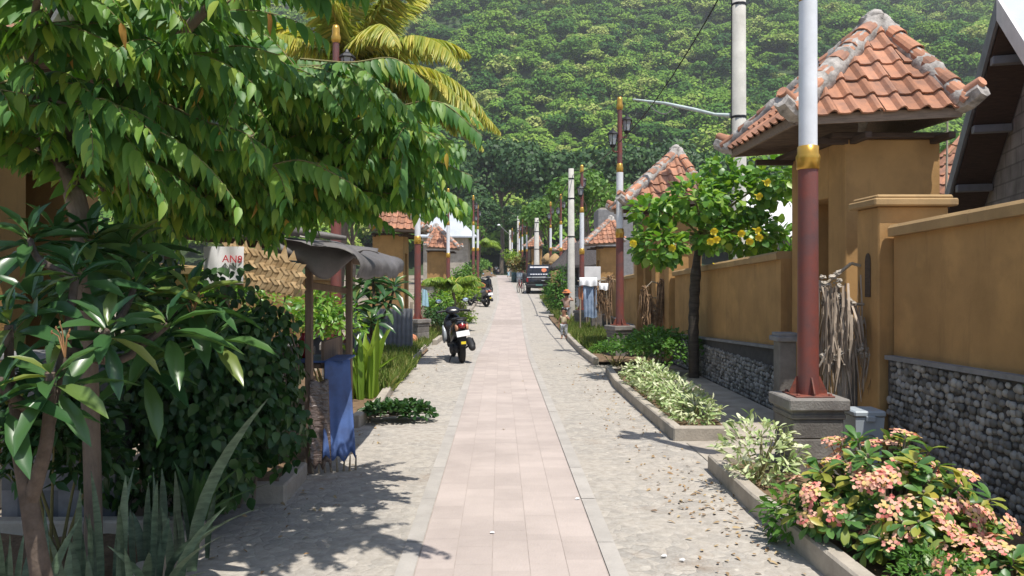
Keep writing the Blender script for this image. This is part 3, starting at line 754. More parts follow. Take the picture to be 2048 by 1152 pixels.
# local frame: x along the gable towards the far side, y into the house is -y
PZ, SL, WL_, ST = 5.02, .85, 3.0, .46
mb = MB(); P = [(-WL_+.4, 0), (WL_-.4, 0), (WL_-.4, PZ-.28-SL*(WL_-.4)), (0, PZ-.28), (-WL_+.4, PZ-.28-SL*(WL_-.4))]
prism(mb, P, 5.0, Matrix.Translation((0, -ST, 0)) @ Matrix.Rotation(PI/2, 4, 'X')); mb.build('gable_wall', M_BLOCK, house)
mb = MB()
for s in (-1, 1):
    V = []
    for yy in (.02, -6.0):
        V += [(0, yy, PZ-.03), (s*WL_, yy, PZ-SL*WL_-.03), (s*WL_, yy, PZ-SL*WL_-.07), (0, yy, PZ-.08)]
    mb.add(V, [(0, 1, 5, 4), (3, 2, 6, 7), (1, 2, 6, 5), (0, 1, 2, 3)])
mb.build('metal_roof', M_STEEL, house)
for s, mm_, nm in ((1, M_GREYB, None), (-1, M_WHITEP, 'white painted barge board')):
    mb = MB(); V = []
    for yy in (.0, .035):
        V += [(s*.004, yy, PZ-.0), (s*(WL_+.05), yy, PZ-SL*(WL_+.05)), (s*(WL_+.05), yy, PZ-SL*(WL_+.05)-.24), (s*.004, yy, PZ-.27)]
    mb.add(V, [(0, 1, 2, 3), (7, 6, 5, 4), (0, 4, 5, 1), (1, 5, 6, 2), (2, 6, 7, 3), (3, 7, 4, 0)])
    o = mb.build('barge_board', mm_, house)
    if nm: o['label'] = nm
for q in (.35, 1.15, 1.95):
    mb = MB(); box(mb, (q, -.23, PZ-.36-SL*q), (.12, .44, .10), bev=.008); mb.build('purlin_end', M_GREYB, house)
mb = MB(); tube(mb, [(-.25, -.40, PZ-.75), (-.25, -.40, PZ-1.35)], .03, 8); mb.build('vent_pipe', M_STEEL, house)
mb = MB()
for s in (-1, 1):
    for zz, q in ((0, 0), ):
        V = [(0, -ST+.01, PZ-.30), (s*WL_, -ST+.01, PZ-.30-SL*WL_), (s*WL_, -.01, PZ-.27-SL*WL_), (0, -.01, PZ-.27)]
        mb.add(V, [(0, 1, 2, 3)])
mb.build('soffit', M_DWOOD, house)

# houses further back on the right
t = thing('shed', 'shed with white corrugated metal roof behind the yellow-flowered tree', 'shed', (8.9, 22.5, 0))
mb = MB(); box(mb, (0, .4, 1.45), (3.2, 2.4, 2.9)); mb.build('wall', M_BLOCK, t)
mb = MB(); V = []; n = 60
for i in range(n+1):
    x = -1.8+3.6*i/n; z = .03*math.sin(i*PI/2)
    V += [(x, -1.2, 2.95+z), (x, 1.2, 4.35+z)]
mb.add(V, [(i*2, i*2+2, i*2+3, i*2+1) for i in range(n)], 0, True); mb.build('roof', M_WHITEP, t)
t = thing('tiled_house', 'house with red roof and white verge battens behind the grey block house', 'house', (10.2, 14.5, 0), .25)
mb = MB(); box(mb, (.3, 1.2, 1.4), (3.2, 2.2, 2.8)); mb.build('wall', M_OCHRE, t)
mb = MB(); tile_face(mb, (-1.9, 0, 2.75), (2.2, 0, 2.75), (.2, 1.4, 5.2)); tile_face(mb, (-1.75, 2.6, 2.75), (-1.9, 0, 2.75), (.2, 1.4, 5.2)); rf = mb.build('roof', M_TILE, t)
mb = MB()
for k in range(4):
    p = lerp(Vector((-1.9, 0, 2.75)), Vector((.2, 1.4, 5.2)), .08+.22*k); tube(mb, [p+Vector((-.02, -.1, .06)), p+Vector((.5, -.02, .18))], .035, 5)
mb.build('verge_batten', M_WHITEP, rf)
mb = MB(); tube(mb, smooth_path([(6.85, 12.0, 1.5), (6.95, 12.0, 3.0), (6.98, 12.0, 4.75)], 5), [.025, .012], 6); bp_ = mb.build('bamboo_pole', M_BAMBOO); tag(bp_, 'thin upright bamboo stick against the hill right of the nearest gate house', 'pole')
t = thing('thatched_pavilion', 'pavilion with dark thatched roof and grey boarded walls beside the third street lamp', 'pavilion', (4.15, 38.6, .45))
mb = MB(); box(mb, (.1, 0, 1.05), (2.2, 2.4, 2.1)); mb.build('wall', M_GREYB, t)
for k in (-.45, .05): 
    mb = MB(); box(mb, (k, -1.205, 1.55), (.22, .02, 1.0)); mb.build('window', M_BLACK, t)
mb = MB(); C4 = [(-1.6, -1.7, 1.95), (1.5, -1.7, 2.05), (1.5, 1.7, 2.05), (-1.6, 1.7, 1.95)]
nseg = 14; ring = []
for i in range(4):
    a, b = Vector(C4[i]), Vector(C4[(i+1) % 4])
    for k in range(nseg): ring.append(lerp(a, b, k/nseg)+Vector((0, 0, R.uniform(-.07, .05))))
n = len(ring); V = [tuple(p-Vector((0, 0, .13))) for p in ring]+[tuple(p) for p in ring]+[tuple(lerp(p, Vector((.1, 0, 3.5)), .55)+Vector((0, 0, .10+R.uniform(-.04, .04)))) for p in ring]+[tuple(lerp(p, Vector((.1, 0, 3.5)), .97)) for p in ring]
mb.add(V, [(j*n+i, j*n+(i+1) % n, (j+1)*n+(i+1) % n, (j+1)*n+i) for j in range(3) for i in range(n)], 0, False); mb.build('thatch_roof', M_THATCH, t)
t = thing('water_tower', 'square grey concrete tower with a white flowering plant, behind the faded gate roof', 'tower', (6.6, 45, .8))
mb = MB(); box(mb, (0, 0, 2.5), (2.0, 2.0, 5.0), bev=.03); mb.build('shaft', M_GREYCAP, t)
mb = MB(); box(mb, (0, 0, 5.02), (1.8, 1.8, .14), bev=.02); mb.build('rim', M_CONC, t)

# ------------------------------------------------------------------ kerbed planting beds on the right
def bed(label, corners, z0=0.0, kw=.115, kh=.14, soil=True, group='kerbed planting beds'):
    "kerb laid along a polyline, with the soil it holds"
    t = thing('planter', label, 'planter', (corners[0][0], corners[0][1], 0), group=group); o0 = Vector((corners[0][0], corners[0][1], 0))
    mb = MB()
    for i in range(len(corners)-1):
        a, b = Vector(corners[i]+(0,)), Vector(corners[i+1]+(0,)); L = (b-a).length; n = max(1, round(L/.9)); d = (b-a)/L
        for k in range(n):
            c = a+d*(L*(k+.5)/n); z = g(c.y); rz = math.atan2(d.y, d.x)
            box(mb, (c.x-o0.x, c.y-o0.y, z+kh/2-.02+R.uniform(-.004, .004)), (L/n-.006+(kw if n == 1 else 0), kw, kh+.04), rz, .014)
    mb.build('kerb', M_CONC, t); return t
def soil(label_parent, x0, x1, y0, y1, z):
    mb = MB(); nx, ny = 8, max(4, int((y1-y0)/.25)); V = []
    o = label_parent.location
    for j in range(ny+1):
        for i in range(nx+1):
            x, y = x0+(x1-x0)*i/nx, y0+(y1-y0)*j/ny; V.append((x-o.x, y-o.y, g(y)+z+R.uniform(-.012, .02)))
    mb.add(V, [(j*(nx+1)+i, j*(nx+1)+i+1, (j+1)*(nx+1)+i+1, (j+1)*(nx+1)+i) for j in range(ny) for i in range(nx)], 0, True); mb.build('soil', M_SOIL, label_parent)
t = bed('near concrete kerb bed holding the nearest lamp pedestal and the flowering bush', [(3.3, 6.9), (1.93, 6.9), (1.90, 5.6), (1.93, 4.6), (1.98, 1.5)]); soil(t, 1.98, 3.46, 1.5, 6.84, .07)
t = bed('concrete kerb bed with a row of variegated shrubs, ending at the gate ramp', [(2.48, 8.25), (1.90, 8.25), (1.88, 10.5), (1.88, 12.3), (2.0, 14.2)]); soil(t, 1.94, 2.5, 8.3, 14.3, .08)
t = bed('grass verge kerb beside the small children and the third lamp', [(1.95, 15.6), (1.92, 18), (1.98, 22), (2.25, 27), (2.65, 33), (2.75, 44)]); soil(t, 2.0, 3.5, 15.6, 32, .05)
mb = MB(); box(mb, (3.02, 11.4, .015), (1.02, 6.1, .03), bev=.01); mb.build('footpath', M_CONC)['kind'] = 'structure'
mb = MB(); V = [(1.96, 7.05, .004), (3.5, 7.05, .09), (3.5, 8.1, .09), (1.96, 8.1, .004)]; mb.add(V, [(0, 1, 2, 3)]); mb.build('driveway', M_CONC)['kind'] = 'structure'

# ------------------------------------------------------------------ dried palm-leaf offerings, posts and bin by the gates
def offering(label, loc, s=1.0, m=None, seed=1, rz=0.0):
    rr = random.Random(seed); m = m or M_STRAW
    t = thing('dried_offering', label, 'offering', loc, rz, group='dried palm-leaf offerings by the gates')
    mb = MB()
    for a, b in (((-.24, -.05, 0), (-.2, 0, 1.62)), ((.22, -.02, 0), (.2, 0, 1.8)), ((-.26, -.06, 1.42), (.26, -.06, 1.40)), ((-.24, -.07, 1.45), (.2, -.05, 1.05)), ((-.2, -.08, 1.02), (.22, -.06, 1.42)), ((-.2, 0, 1.6), (-.02, 0, 1.78)), ((-.02, 0, 1.78), (.2, 0, 1.7))):
        tube(mb, [Vector(a)*s, Vector(b)*s], .014*s, 6)
    mb.build('bamboo_frame', M_BAMBOO, t)
    mb = MB()
    for cx, top, n, ln in ((-.20, 1.55, 90, .66), (.17, 1.75, 120, .8), (-.08, 1.38, 80, .7), (.10, 1.15, 80, .6), (-.21, 1.1, 40, .45)):
        for _ in range(n):
            x = cx+rr.gauss(0, .045); y = -.08+rr.gauss(0, .045); L = ln*rr.uniform(.45, 1.15); z = top+rr.uniform(-.12, .05)
            dx = rr.gauss(0, .05); w_ = rr.uniform(.004, .012); p = []
            pts = [Vector((x*s, y*s, z*s)), Vector(((x+dx*.5)*s, (y-.03)*s, (z-L*.45)*s)), Vector(((x+dx)*s, (y-.01+rr.gauss(0, .02))*s, (z-L)*s))]
            an = rr.uniform(0, PI); u = Vector((math.cos(an), math.sin(an), 0))*w_*s
            V = []
            for i, q in enumerate(pts): k = (1, 1.1, .35)[i]; V += [tuple(q-u*k), tuple(q+u*k)]
            mb.add(V, [(0, 1, 3, 2), (2, 3, 5, 4)])
    for cx, cz, n in ((-.22, 1.6, 14), (.19, 1.76, 22), (-.12, 1.42, 14), (.08, .98, 16), (-.22, .92, 14), (-.02, 1.0, 8)):
        for _ in range(n):
            blob(mb, ((cx+rr.gauss(0, .05))*s, (-.12+rr.gauss(0, .03))*s, (cz+rr.gauss(0, .05))*s), (rr.uniform(.008, .028)*s,)*3, 1, .3, smooth=False)
    mb.build('leaf_strands', [m, M_CONC if m is M_STRAW else m], t)
    return t
offering('bundle of pale dried palm strands on a bamboo frame beside the nearest gate', (3.38, 7.35, 0), 1.0, None, 3).scale = (1.3, 1.1, 1.05)
offering('brown dried leaf bundle standing before the second gate pillar', (3.30, 16.6, 0), .95, M_STRAWB, 5)
offering('brown dried leaf bundle next to the wrapped laundry behind the second lamp', (3.28, 24.4, -.05), 1.05, M_STRAWB, 8)
def stone_post(label, x, y, z, w_, h):
    t = thing('stone_post', label, 'post', (x, y, z), group='grey stone posts')
    mb = MB(); box(mb, (0, 0, h/2), (w_, w_, h), bev=.01); mb.build('shaft', M_STONE, t)
    mb = MB(); box(mb, (0, 0, h+.03), (w_+.08, w_+.08, .06), bev=.01); box(mb, (0, 0, h+.08), (w_+.03, w_+.03, .04), bev=.006); mb.build('cap', M_GREYCAP, t)
stone_post('grey stone post holding up the pale dried palm bundle', 3.47, 7.55, 0, .24, 1.0)
stone_post('dark stone post just left of the nearest lamp pole, by the gate', 3.33, 9.0, 0, .2, 1.0)
stone_post('stone post half hidden behind the second brown leaf bundle', 3.34, 16.9, 0, .26, .95)
stone_post('dark stone post right of the hanging jeans', 3.15, 25.2, 0, .34, 1.05)
t = thing('grey_bin', 'pale grey plastic bin with lid and arched emblem behind the nearest lamp pedestal', 'bin', (3.17, 6.72, .07))
mb = MB(); V = []
for z, a in ((0, .10), (.46, .125)): V += [(-a, -a, z), (a, -a, z), (a, a, z), (-a, a, z)]
mb.add(V, [(0, 1, 5, 4), (1, 2, 6, 5), (2, 3, 7, 6), (3, 0, 4, 7), (3, 2, 1, 0), (4, 5, 6, 7)]); mb.build('tub', M_BINGREY, t)
mb = MB(); box(mb, (0, 0, .49), (.275, .275, .05), bev=.012); box(mb, (0, -.14, .45), (.08, .02, .05), bev=.006); mb.build('lid', M_BINGREY, t)
mb = MB(); tube(mb, [(.06*math.cos(a), -.122, .24+.07*math.sin(a)) for a in np.linspace(-.6, PI+.6, 14)], .006, 5); mb.build('emblem', M_GREYCAP, t)

# ------------------------------------------------------------------ laundry and board by the low wall
rail = thing('drying_rail', 'bamboo drying rail carrying white cloth and jeans near the third lamp', 'drying rail', (2.95, 24.3, 0))
mb = MB()
for x in (-.42, .42): tube(mb, [(x, 0, 0), (x*.98, 0, 1.75)], .025, 6)
tube(mb, [(-.5, 0, 1.7), (.55, 0, 1.72)], .02, 6); mb.build('frame', M_BAMBOO, rail)
def drape(name, label, cat, x0, x1, y, ztop, zf, zb, m, amp=.03, fold=5.0, group=None, taper=0.0):
    mb = MB(); n = 22; V = []; rows = [(-.10, zb), (-.06, (ztop+zb)/2), (-.03, ztop-.03), (0, ztop+.012), (.03, ztop-.03), (.05, (ztop+zf)/2), (.05, zf)]
    for j, (dy, z) in enumerate(rows):
        for i in range(n+1):
            u = i/n; k = abs(z-ztop)/max(.01, ztop-min(zf, zb)); x = lerp(x0, x1, u); x = (x0+x1)/2+(x-(x0+x1)/2)*(1-taper*k)
            V.append((x, y-dy+amp*k*math.sin(u*fold*2*PI+j*.3), z+.02*k*math.sin(u*7)))
    mb.add(V, [(j*(n+1)+i, j*(n+1)+i+1, (j+1)*(n+1)+i+1, (j+1)*(n+1)+i) for j in range(len(rows)-1) for i in range(n)], 0, True)
    o = mb.build(name, m); return tag(o, label, cat, group)
drape('hanging_cloth', 'bright white cloth bunched over the drying rail', 'cloth', 2.50, 3.05, 24.22, 1.80, 1.55, 1.6, M_CLOTHW, .06, 2.5)
drape('hanging_cloth', 'small white cloth at the right end of the drying rail', 'cloth', 3.12, 3.4, 24.22, 1.62, 1.42, 1.45, M_CLOTHW, .05, 2)
drape('hanging_jeans', 'faded blue jeans hanging down from the drying rail', 'jeans', 2.62, 3.10, 24.30, 1.58, .55, .9, M_DENIM, .035, 4, taper=.15)
drape('hanging_cloth', 'reddish cloth hanging left of the jeans on the drying rail', 'cloth', 2.48, 2.64, 24.32, 1.5, 1.12, 1.2, M_TERRA, .03, 2)
t = thing('white_board', 'white blank board standing above the laundry in front of the thatched pavilion', 'board', (3.15, 26.2, 0))
mb = MB(); box(mb, (0, 0, 1.80), (.55, .03, .78), bev=.006); mb.build('panel', M_WHITEP, t)
mb = MB(); tube(mb, [(-.2, .04, 0), (-.2, .04, 2.0)], .02, 6); tube(mb, [(.2, .04, 0), (.2, .04, 2.0)], .02, 6); mb.build('leg', M_BAMBOO, t)

# ------------------------------------------------------------------ people
def skin_mesh(name, J, E, root, m, parent, sub=2):
    names = list(J); ix = {k: i for i, k in enumerate(names)}
    me = bpy.data.meshes.new(name+'_cage'); me.from_pydata([J[k][0] for k in names], [(ix[a], ix[b]) for a, b in E], [])
    o = bpy.data.objects.new(name, me); COL.objects.link(o)
    md = o.modifiers.new('skin', 'SKIN'); md.use_smooth_shade = True
    for k in names:
        sv = me.skin_vertices[0].data[ix[k]]; r = J[k][1]; sv.radius = (r, r) if not isinstance(r, tuple) else r; sv.use_root = (k == root)
    sb = o.modifiers.new('sub', 'SUBSURF'); sb.levels = sub; sb.render_levels = sub
    dg = bpy.context.evaluated_depsgraph_get(); dg.update()
    new = bpy.data.meshes.new_from_object(o.evaluated_get(dg)); new.name = name
    o.modifiers.clear(); o.data = new; new.materials.clear(); new.materials.append(m)
    for p in new.polygons: p.use_smooth = True
    if parent is not None: o.parent = parent
    return o
def person(label, loc, rz, h, shirt, pants, child=True, arms=((.17, .02, .57, .17, -.05, .45), (.17, .02, .57, .17, -.05, .45)), stride=.05, head=(0, -.01), hat=None, group=None, fingers=True, short=False):
    "faces -y before the turn rz; all lengths are fractions of the height h"
    t = thing('person', label, 'person', loc, rz, group)
    hr = .098 if child else .066; hip = .45 if child else .5; sh = .70 if child else .8; hw = .105 if child else .115
    J = {}; E = []
    def V(x, y, z): return (x*h, y*h, z*h)
    def add(k, p, r, to=None):
        J[k] = (V(*p), tuple(q*h for q in r) if isinstance(r, tuple) else r*h)
        if to: E.append((to, k))
    add('pelvis', (0, .005, hip), (.085, .062)); add('waist', (0, 0, hip+(sh-hip)*.45), (.078, .056), 'pelvis'); add('chest', (0, .005, sh-.05), (.088, .06), 'waist')
    add('neck', (0, .005, sh+.035), .036, 'chest'); add('skull', (head[0], head[1], sh+.05+hr), (hr*.8, hr*.9), 'neck'); add('crown', (head[0], head[1]+.012, sh+.05+hr*1.75), (hr*.62, hr*.7), 'skull')
    for s, n, A in ((-1, 'l', arms[0]), (1, 'r', arms[1])):
        add(n+'sh', (s*hw, .005, sh-.01), .036, 'chest'); add(n+'el', (s*A[0], A[1], A[2]), .027, n+'sh'); add(n+'wr', (s*A[3], A[4], A[5]), .02, n+'el')
        dv = (Vector((s*A[3], A[4], A[5]))-Vector((s*A[0], A[1], A[2]))).normalized()
        pm = Vector((s*A[3], A[4], A[5]))+dv*.035; add(n+'pm', tuple(pm), (.022, .014), n+'wr')
        if fingers:
            sd = dv.cross(Vector((1, 0, 0))).normalized()
            for i, (q, L) in enumerate(((-.016, .036), (-.006, .043), (.005, .04), (.015, .032))):
                add(n+'f%d' % i, tuple(pm+sd*q+dv*L+Vector((-s*.008, 0, 0))), .0055, n+'pm')
            add(n+'th', tuple(pm-sd*.032+dv*.005), .0065, n+'wr')
        fy = s*stride
        add(n+'hp', (s*.055, 0, hip-.04), .06, 'pelvis'); add(n+'kn', (s*.06, -.015+fy*.5, hip*.52), .04, n+'hp'); add(n+'an', (s*.06, .01+fy, .045), .026, n+'kn'); add(n+'to', (s*.068, -.07+fy, .018), (.026, .016), n+'an')
    body = skin_mesh('body', J, E, 'pelvis', M_SKIN, t)
    S = {k: J[k] for k in ('waist', 'chest', 'lsh', 'rsh')}
    S['waist'] = (J['pelvis'][0], (.098*h, .074*h)); S['mid'] = (J['waist'][0], (.092*h, .068*h)); S['chest'] = (J['chest'][0], (.098*h, .068*h)); S['lsh'] = (J['lsh'][0], .044*h); S['rsh'] = (J['rsh'][0], .044*h)
    SE = [('waist', 'mid'), ('mid', 'chest'), ('chest', 'lsh'), ('chest', 'rsh')]
    for n in 'lr':
        a, b = Vector(J[n+'sh'][0]), Vector(J[n+'el'][0]); S[n+'sl'] = (tuple(lerp(a, b, .5 if not short else .15)), .041*h); SE.append((n+'sh', n+'sl'))
    skin_mesh('shirt', S, SE, 'waist', shirt, t)
    Q = {'p': (J['pelvis'][0], (.094*h, .07*h))}; QE = []
    for n in 'lr':
        a, b, c = Vector(J[n+'hp'][0]), Vector(J[n+'kn'][0]), Vector(J[n+'an'][0]); Q[n+'a'] = (tuple(a), .066*h); Q[n+'b'] = (tuple(b), .05*h); Q[n+'c'] = (tuple(lerp(b, c, .65)), .046*h); QE += [('p', n+'a'), (n+'a', n+'b'), (n+'b', n+'c')]
    skin_mesh('trousers', Q, QE, 'p', pants, t)
    hc = Vector(V(head[0], head[1], sh+.05+hr)); mb = MB()
    if hat:
        lathe(mb, [(hr*1.5*h, -.0), (hr*1.45*h, .01*h), (hr*1.0*h, .02*h), (hr*.95*h, hr*.7*h), (hr*.5*h, hr*1.05*h), (0, hr*1.1*h)], 14, hc+Vector((0, 0, hr*.35*h))); mb.build('hat', hat, t)
    mb = MB(); v = ICO_V.copy(); v = v*np.array([.95, 1.03, 1.06])*hr*h; v[:, 2] += hr*.22*h; k = (v[:, 1] < -.25*hr*h) & (v[:, 2] < .5*hr*h); v[k] *= .75; mb.add(v+np.array(hc)+np.array((0, .018*h, 0)), ICO_F, 0, True); mb.build('hair', M_HAIR, t)
    mb = MB()
    for s in (-1, 1): blob(mb, hc+Vector((s*hr*.33*h, -hr*.80*h, .0)), (hr*.13*h, hr*.06*h, hr*.08*h), 0, 0)
    mb.build('eyes', M_HAIR, t)
    mb = MB(); blob(mb, hc+Vector((0, -hr*.92*h, -hr*.2*h)), (hr*.13*h, hr*.15*h, hr*.2*h), 0, 0); mb.build('nose', M_SKIN, t)
    mb = MB(); blob(mb, hc+Vector((0, -hr*.84*h, -hr*.5*h)), (hr*.26*h, hr*.06*h, hr*.06*h), 0, 0); mb.build('mouth', M_TERRA, t)
    for s in (-1, 1):
        mb = MB(); blob(mb, hc+Vector((s*hr*.86*h, .0, -hr*.05*h)), (hr*.1*h, hr*.2*h, hr*.25*h), 0, 0); mb.build('ear', M_SKIN, t)
    return t
M_CREAM = mat('cream_shirt', (.66, .56, .36), .85, .12, 9)
M_PATT = mat('patterned_trousers', (.62, .64, .66), .85, .3, 22, col2=(.05, .06, .08))
M_ORANGE = mat('orange_cloth', (.66, .22, .08), .85, .25, 9)
M_PINKC = mat('pale_pink_cloth', (.62, .42, .33), .85, .2, 9)
M_DARKC = mat('dark_cloth', (.05, .055, .08), .85, .3, 9)
M_YELC = mat('yellow_cloth', (.62, .52, .20), .85, .2, 9)
M_GREYC = mat('grey_cloth', (.40, .42, .44), .85, .2, 9)
person('toddler in sleeveless cream top and patterned trousers standing at the road edge', (1.88, 22.6, 0), -.45, .96, M_CREAM, M_PATT, arms=((.165, .01, .55, .16, -.03, .42), (.18, -.02, .60, .12, -.08, .66)), short=True, stride=.03)
person('child in orange hat behind the toddler, elbows raised beside the concrete pole', (2.46, 28.4, .16), 2.6, 1.25, M_PINKC, M_GREYC, arms=((.20, -.03, .66, .09, -.10, .74), (.20, -.03, .66, .09, -.10, .74)), hat=M_ORANGE, stride=.02)
person('distant person in cream shirt and pale trousers striding across the road', (1016-1000 and .95, 88, g(88)), 1.2, 1.25, M_CREAM, M_BLUEC, False, stride=.11, fingers=False)
person('distant person in yellow clothes standing in the shade at the road end', (-1.35, 128, g(128)), 2.4, 1.62, M_YELC, M_YELC, False, fingers=False)
person('distant person in white shirt, tallest of those in shade at the road end', (-.62, 130, g(130)), 3.0, 1.7, M_CLOTHW, M_DARKC, False, fingers=False)
person('distant small figure in grey clothes beside the white-shirted person', (-.30, 124, g(124)), 3.4, 1.25, M_GREYC, M_DARKC, True, fingers=False)
# ------------------------------------------------------------------ vehicles
M_BLKP = mat('gloss_black_paint', (.018, .018, .02), .25, .1, 5, spec=.6)
M_BLKM = mat('matt_black_plastic', (.028, .028, .03), .6, .2, 20)
M_RUB = mat('tyre_rubber', (.022, .021, .02), .85, .2, 30, bump=.3, bscale=120)
M_REDL = mat('red_lens', (.30, .012, .015), .2, .1, 9, spec=.7)
M_AMBL = mat('amber_lens', (.55, .28, .16), .25, .1, 9, spec=.7)
M_SILV = mat('silver_trim', (.55, .58, .60), .35, .1, 5, metal=.4)
M_YELS = mat('yellow_sticker', (.80, .62, .03), .5, .1, 5)
M_PLATE = mat('white_plate', (.82, .82, .84), .5, .05, 5)
M_GREENP = mat('green_fairing', (.10, .30, .09), .4, .2, 5)
M_MIRR = mat('mirror_glass', (.62, .74, .86), .08, .02, 2, metal=.6, spec=.8)  # pale blue of the reflected sky is put into the colour
M_DGLASS = mat('tinted_glass', (.035, .045, .075), .08, .1, 2, spec=.8)
def loft(mb, secs, n=14, e=2.6, m=0, smooth=True):
    "superellipse sections (x, y, half width, z low, z high) joined into one closed skin"
    V = []
    for x, y, hw, z0, z1 in secs:
        for j in range(n):
            a = 2*PI*j/n; c, s = math.cos(a), math.sin(a)
            V.append((x+hw*math.copysign(abs(c)**(2/e), c), y, (z0+z1)/2+(z1-z0)/2*math.copysign(abs(s)**(2/e), s)))
    k = len(secs); Fc = [(i*n+j, i*n+(j+1) % n, (i+1)*n+(j+1) % n, (i+1)*n+j) for i in range(k-1) for j in range(n)]
    Fc += [tuple(reversed(range(n))), tuple(range((k-1)*n, k*n))]; mb.add(V, Fc, m, smooth)
def wheel(parent, y, r, w_, z=None, x=0.0, rim=None, name='wheel', rx=0.0):
    z = r if z is None else z
    M_ = Matrix.Rotation(PI/2, 4, 'Y'); mb = MB(); q = w_/2
    lathe(mb, [(r*.62, -q*.75), (r*.80, -q), (r*.93, -q*.85), (r*.99, -q*.4), (r, 0), (r*.99, q*.4), (r*.93, q*.85), (r*.80, q), (r*.62, q*.75), (r*.62, -q*.75)], 26, (x, y, z), M=M_)
    t = mb.build('tyre', M_RUB, parent)
    mb = MB(); lathe(mb, [(r*.64, -q*.6), (r*.56, -q*.5), (r*.56, q*.5), (r*.64, q*.6)], 22, (x, y, z), M=M_); lathe(mb, [(0, -q*.9), (r*.17, -q*.8), (r*.17, q*.8), (0, q*.9)], 12, (x, y, z), M=M_)
    for i in range(5):
        a = 2*PI*i/5; box(mb, (x, y+math.cos(a)*r*.36, z+math.sin(a)*r*.36), (q*.7, r*.46, r*.1), M=Matrix.Rotation(a, 4, 'X'))
    mb.build('rim', rim or M_BLKM, t); return t
def scooter(label, loc, rz, lean=0.0, paint=None, panel=None, group=None):
    "stands on its rear tyre at the origin and faces +y"
    p = paint or M_BLKP
    t = thing('scooter', label, 'scooter', loc, rz, group); t.rotation_euler = (0, lean, rz)
    wheel(t, 0, .285, .12); wheel(t, 1.27, .28, .095)
    mb = MB(); loft(mb, [(0, -.33, .05, .76, .84), (0, -.24, .105, .68, .88), (0, -.05, .15, .58, .89), (0, .25, .17, .46, .86), (0, .48, .165, .36, .80), (0, .58, .15, .32, .62)]); mb.build('tail_cowl', p, t)
    mb = MB(); loft(mb, [(0, -.12, .07, .88, .91), (0, .05, .125, .86, .945), (0, .3, .14, .83, .93), (0, .52, .125, .80, .90), (0, .64, .08, .76, .82)]); mb.build('seat', M_BLKM, t)
    mb = MB(); tube(mb, smooth_path([(-.11, -.05, .86), (-.11, -.26, .93), (0, -.34, .95), (.11, -.26, .93), (.11, -.05, .86)], 5), .014, 6); mb.build('grab_rail', M_BLKM, t)
    mb = MB(); loft(mb, [(0, .5, .17, .28, .36), (0, .8, .18, .26, .33), (0, 1.0, .17, .27, .36)], e=4); mb.build('floorboard', M_BLKM, t)
    mb = MB(); loft(mb, [(0, .93, .20, .34, .78), (0, 1.0, .235, .30, .92), (0, 1.10, .20, .34, .98), (0, 1.22, .10, .5, .94)], e=3); mb.build('leg_shield', p, t)
    mb = MB(); loft(mb, [(-.205, .90, .035, .40, .62), (-.225, 1.0, .04, .34, .74), (-.20, 1.08, .02, .4, .76)], 10); o = mb.build('side_panel', panel or M_SILV, t)
    mb = MB(); loft(mb, [(0, .90, .12, .98, 1.05), (0, .98, .17, .97, 1.12), (0, 1.08, .15, .98, 1.14), (0, 1.16, .08, 1.0, 1.1)], e=2.4); mb.build('handlebar_cover', p, t)
    mb = MB(); tube(mb, smooth_path([(-.36, .88, 1.03), (-.2, .98, 1.05), (.2, .98, 1.05), (.36, .88, 1.03)], 4), .02, 8)
    for s in (-1, 1): tube(mb, [(s*.37, .875, 1.03), (s*.24, .955, 1.045)], .027, 8); tube(mb, [(s*.18, 1.04, 1.03), (s*.36, .99, 1.02)], .008, 5)
    mb.build('handlebar', M_BLKM, t)
    for s in (-1, 1):
        mb = MB(); tube(mb, smooth_path([(s*.2, .98, 1.06), (s*.27, .99, 1.14), (s*.30, .98, 1.22)], 3), .009, 5); mi = mb.build('mirror', M_BLKM, t)
        mb = MB(); blob(mb, (s*.30, .985, 1.27), (.075, .025, .05), 0, 0); mb.build('housing', M_BLKM, mi)
        mb = MB(); blob(mb, (s*.30, .966, 1.272), (.066, .01, .043), 0, 0); mb.build('mirror_glass', M_MIRR, mi)
    mb = MB(); loft(mb, [(0, -.36, .035, .76, .80), (0, -.335, .06, .74, .83), (0, -.28, .085, .72, .85)]); mb.build('tail_light', M_REDL, t)
    for s in (-1, 1):
        mb = MB(); loft(mb, [(s*.10, -.30, .018, .70, .78), (s*.115, -.24, .03, .68, .82), (s*.12, -.17, .02, .72, .82)], 10); mb.build('indicator', M_AMBL, t)
    mb = MB(); loft(mb, [(0, -.36, .06, .36, .40), (0, -.33, .075, .38, .60), (0, -.26, .08, .5, .68), (0, -.2, .07, .56, .7)], e=4); mb.build('mudguard', M_BLKM, t)
    mb = MB(); M_ = Matrix.Rotation(-.28, 4, 'X') @ Matrix.Rotation(-.1, 4, 'Y'); box(mb, (0, -.38, .63), (.27, .008, .115), M=M_, bev=.003); mb.build('number_plate', M_PLATE, t)
    mb = MB(); box(mb, (.0, -.372, .44), (.10, .008, .055), M=Matrix.Rotation(-.15, 4, 'X'), bev=.003); mb.build('sticker', M_YELS, t)
    mb = MB(); M2 = Matrix.Rotation(-1.25, 4, 'X')
    lathe(mb, [(0, -.26), (.04, -.26), (.07, -.22), (.078, 0), (.07, .2), (.045, .26), (0, .26)], 14, (.20, -.02, .38), M=M2); tube(mb, [(.2, .2, .33), (.14, .45, .24), (.05, .6, .28)], .02, 6); mb.build('muffler', M_BLKM, t)
    mb = MB(); box(mb, (.265, -.02, .40), (.02, .34, .10), bev=.008, M=Matrix.Rotation(.3, 4, 'X')); mb.build('heat_guard', M_BLKM, t)
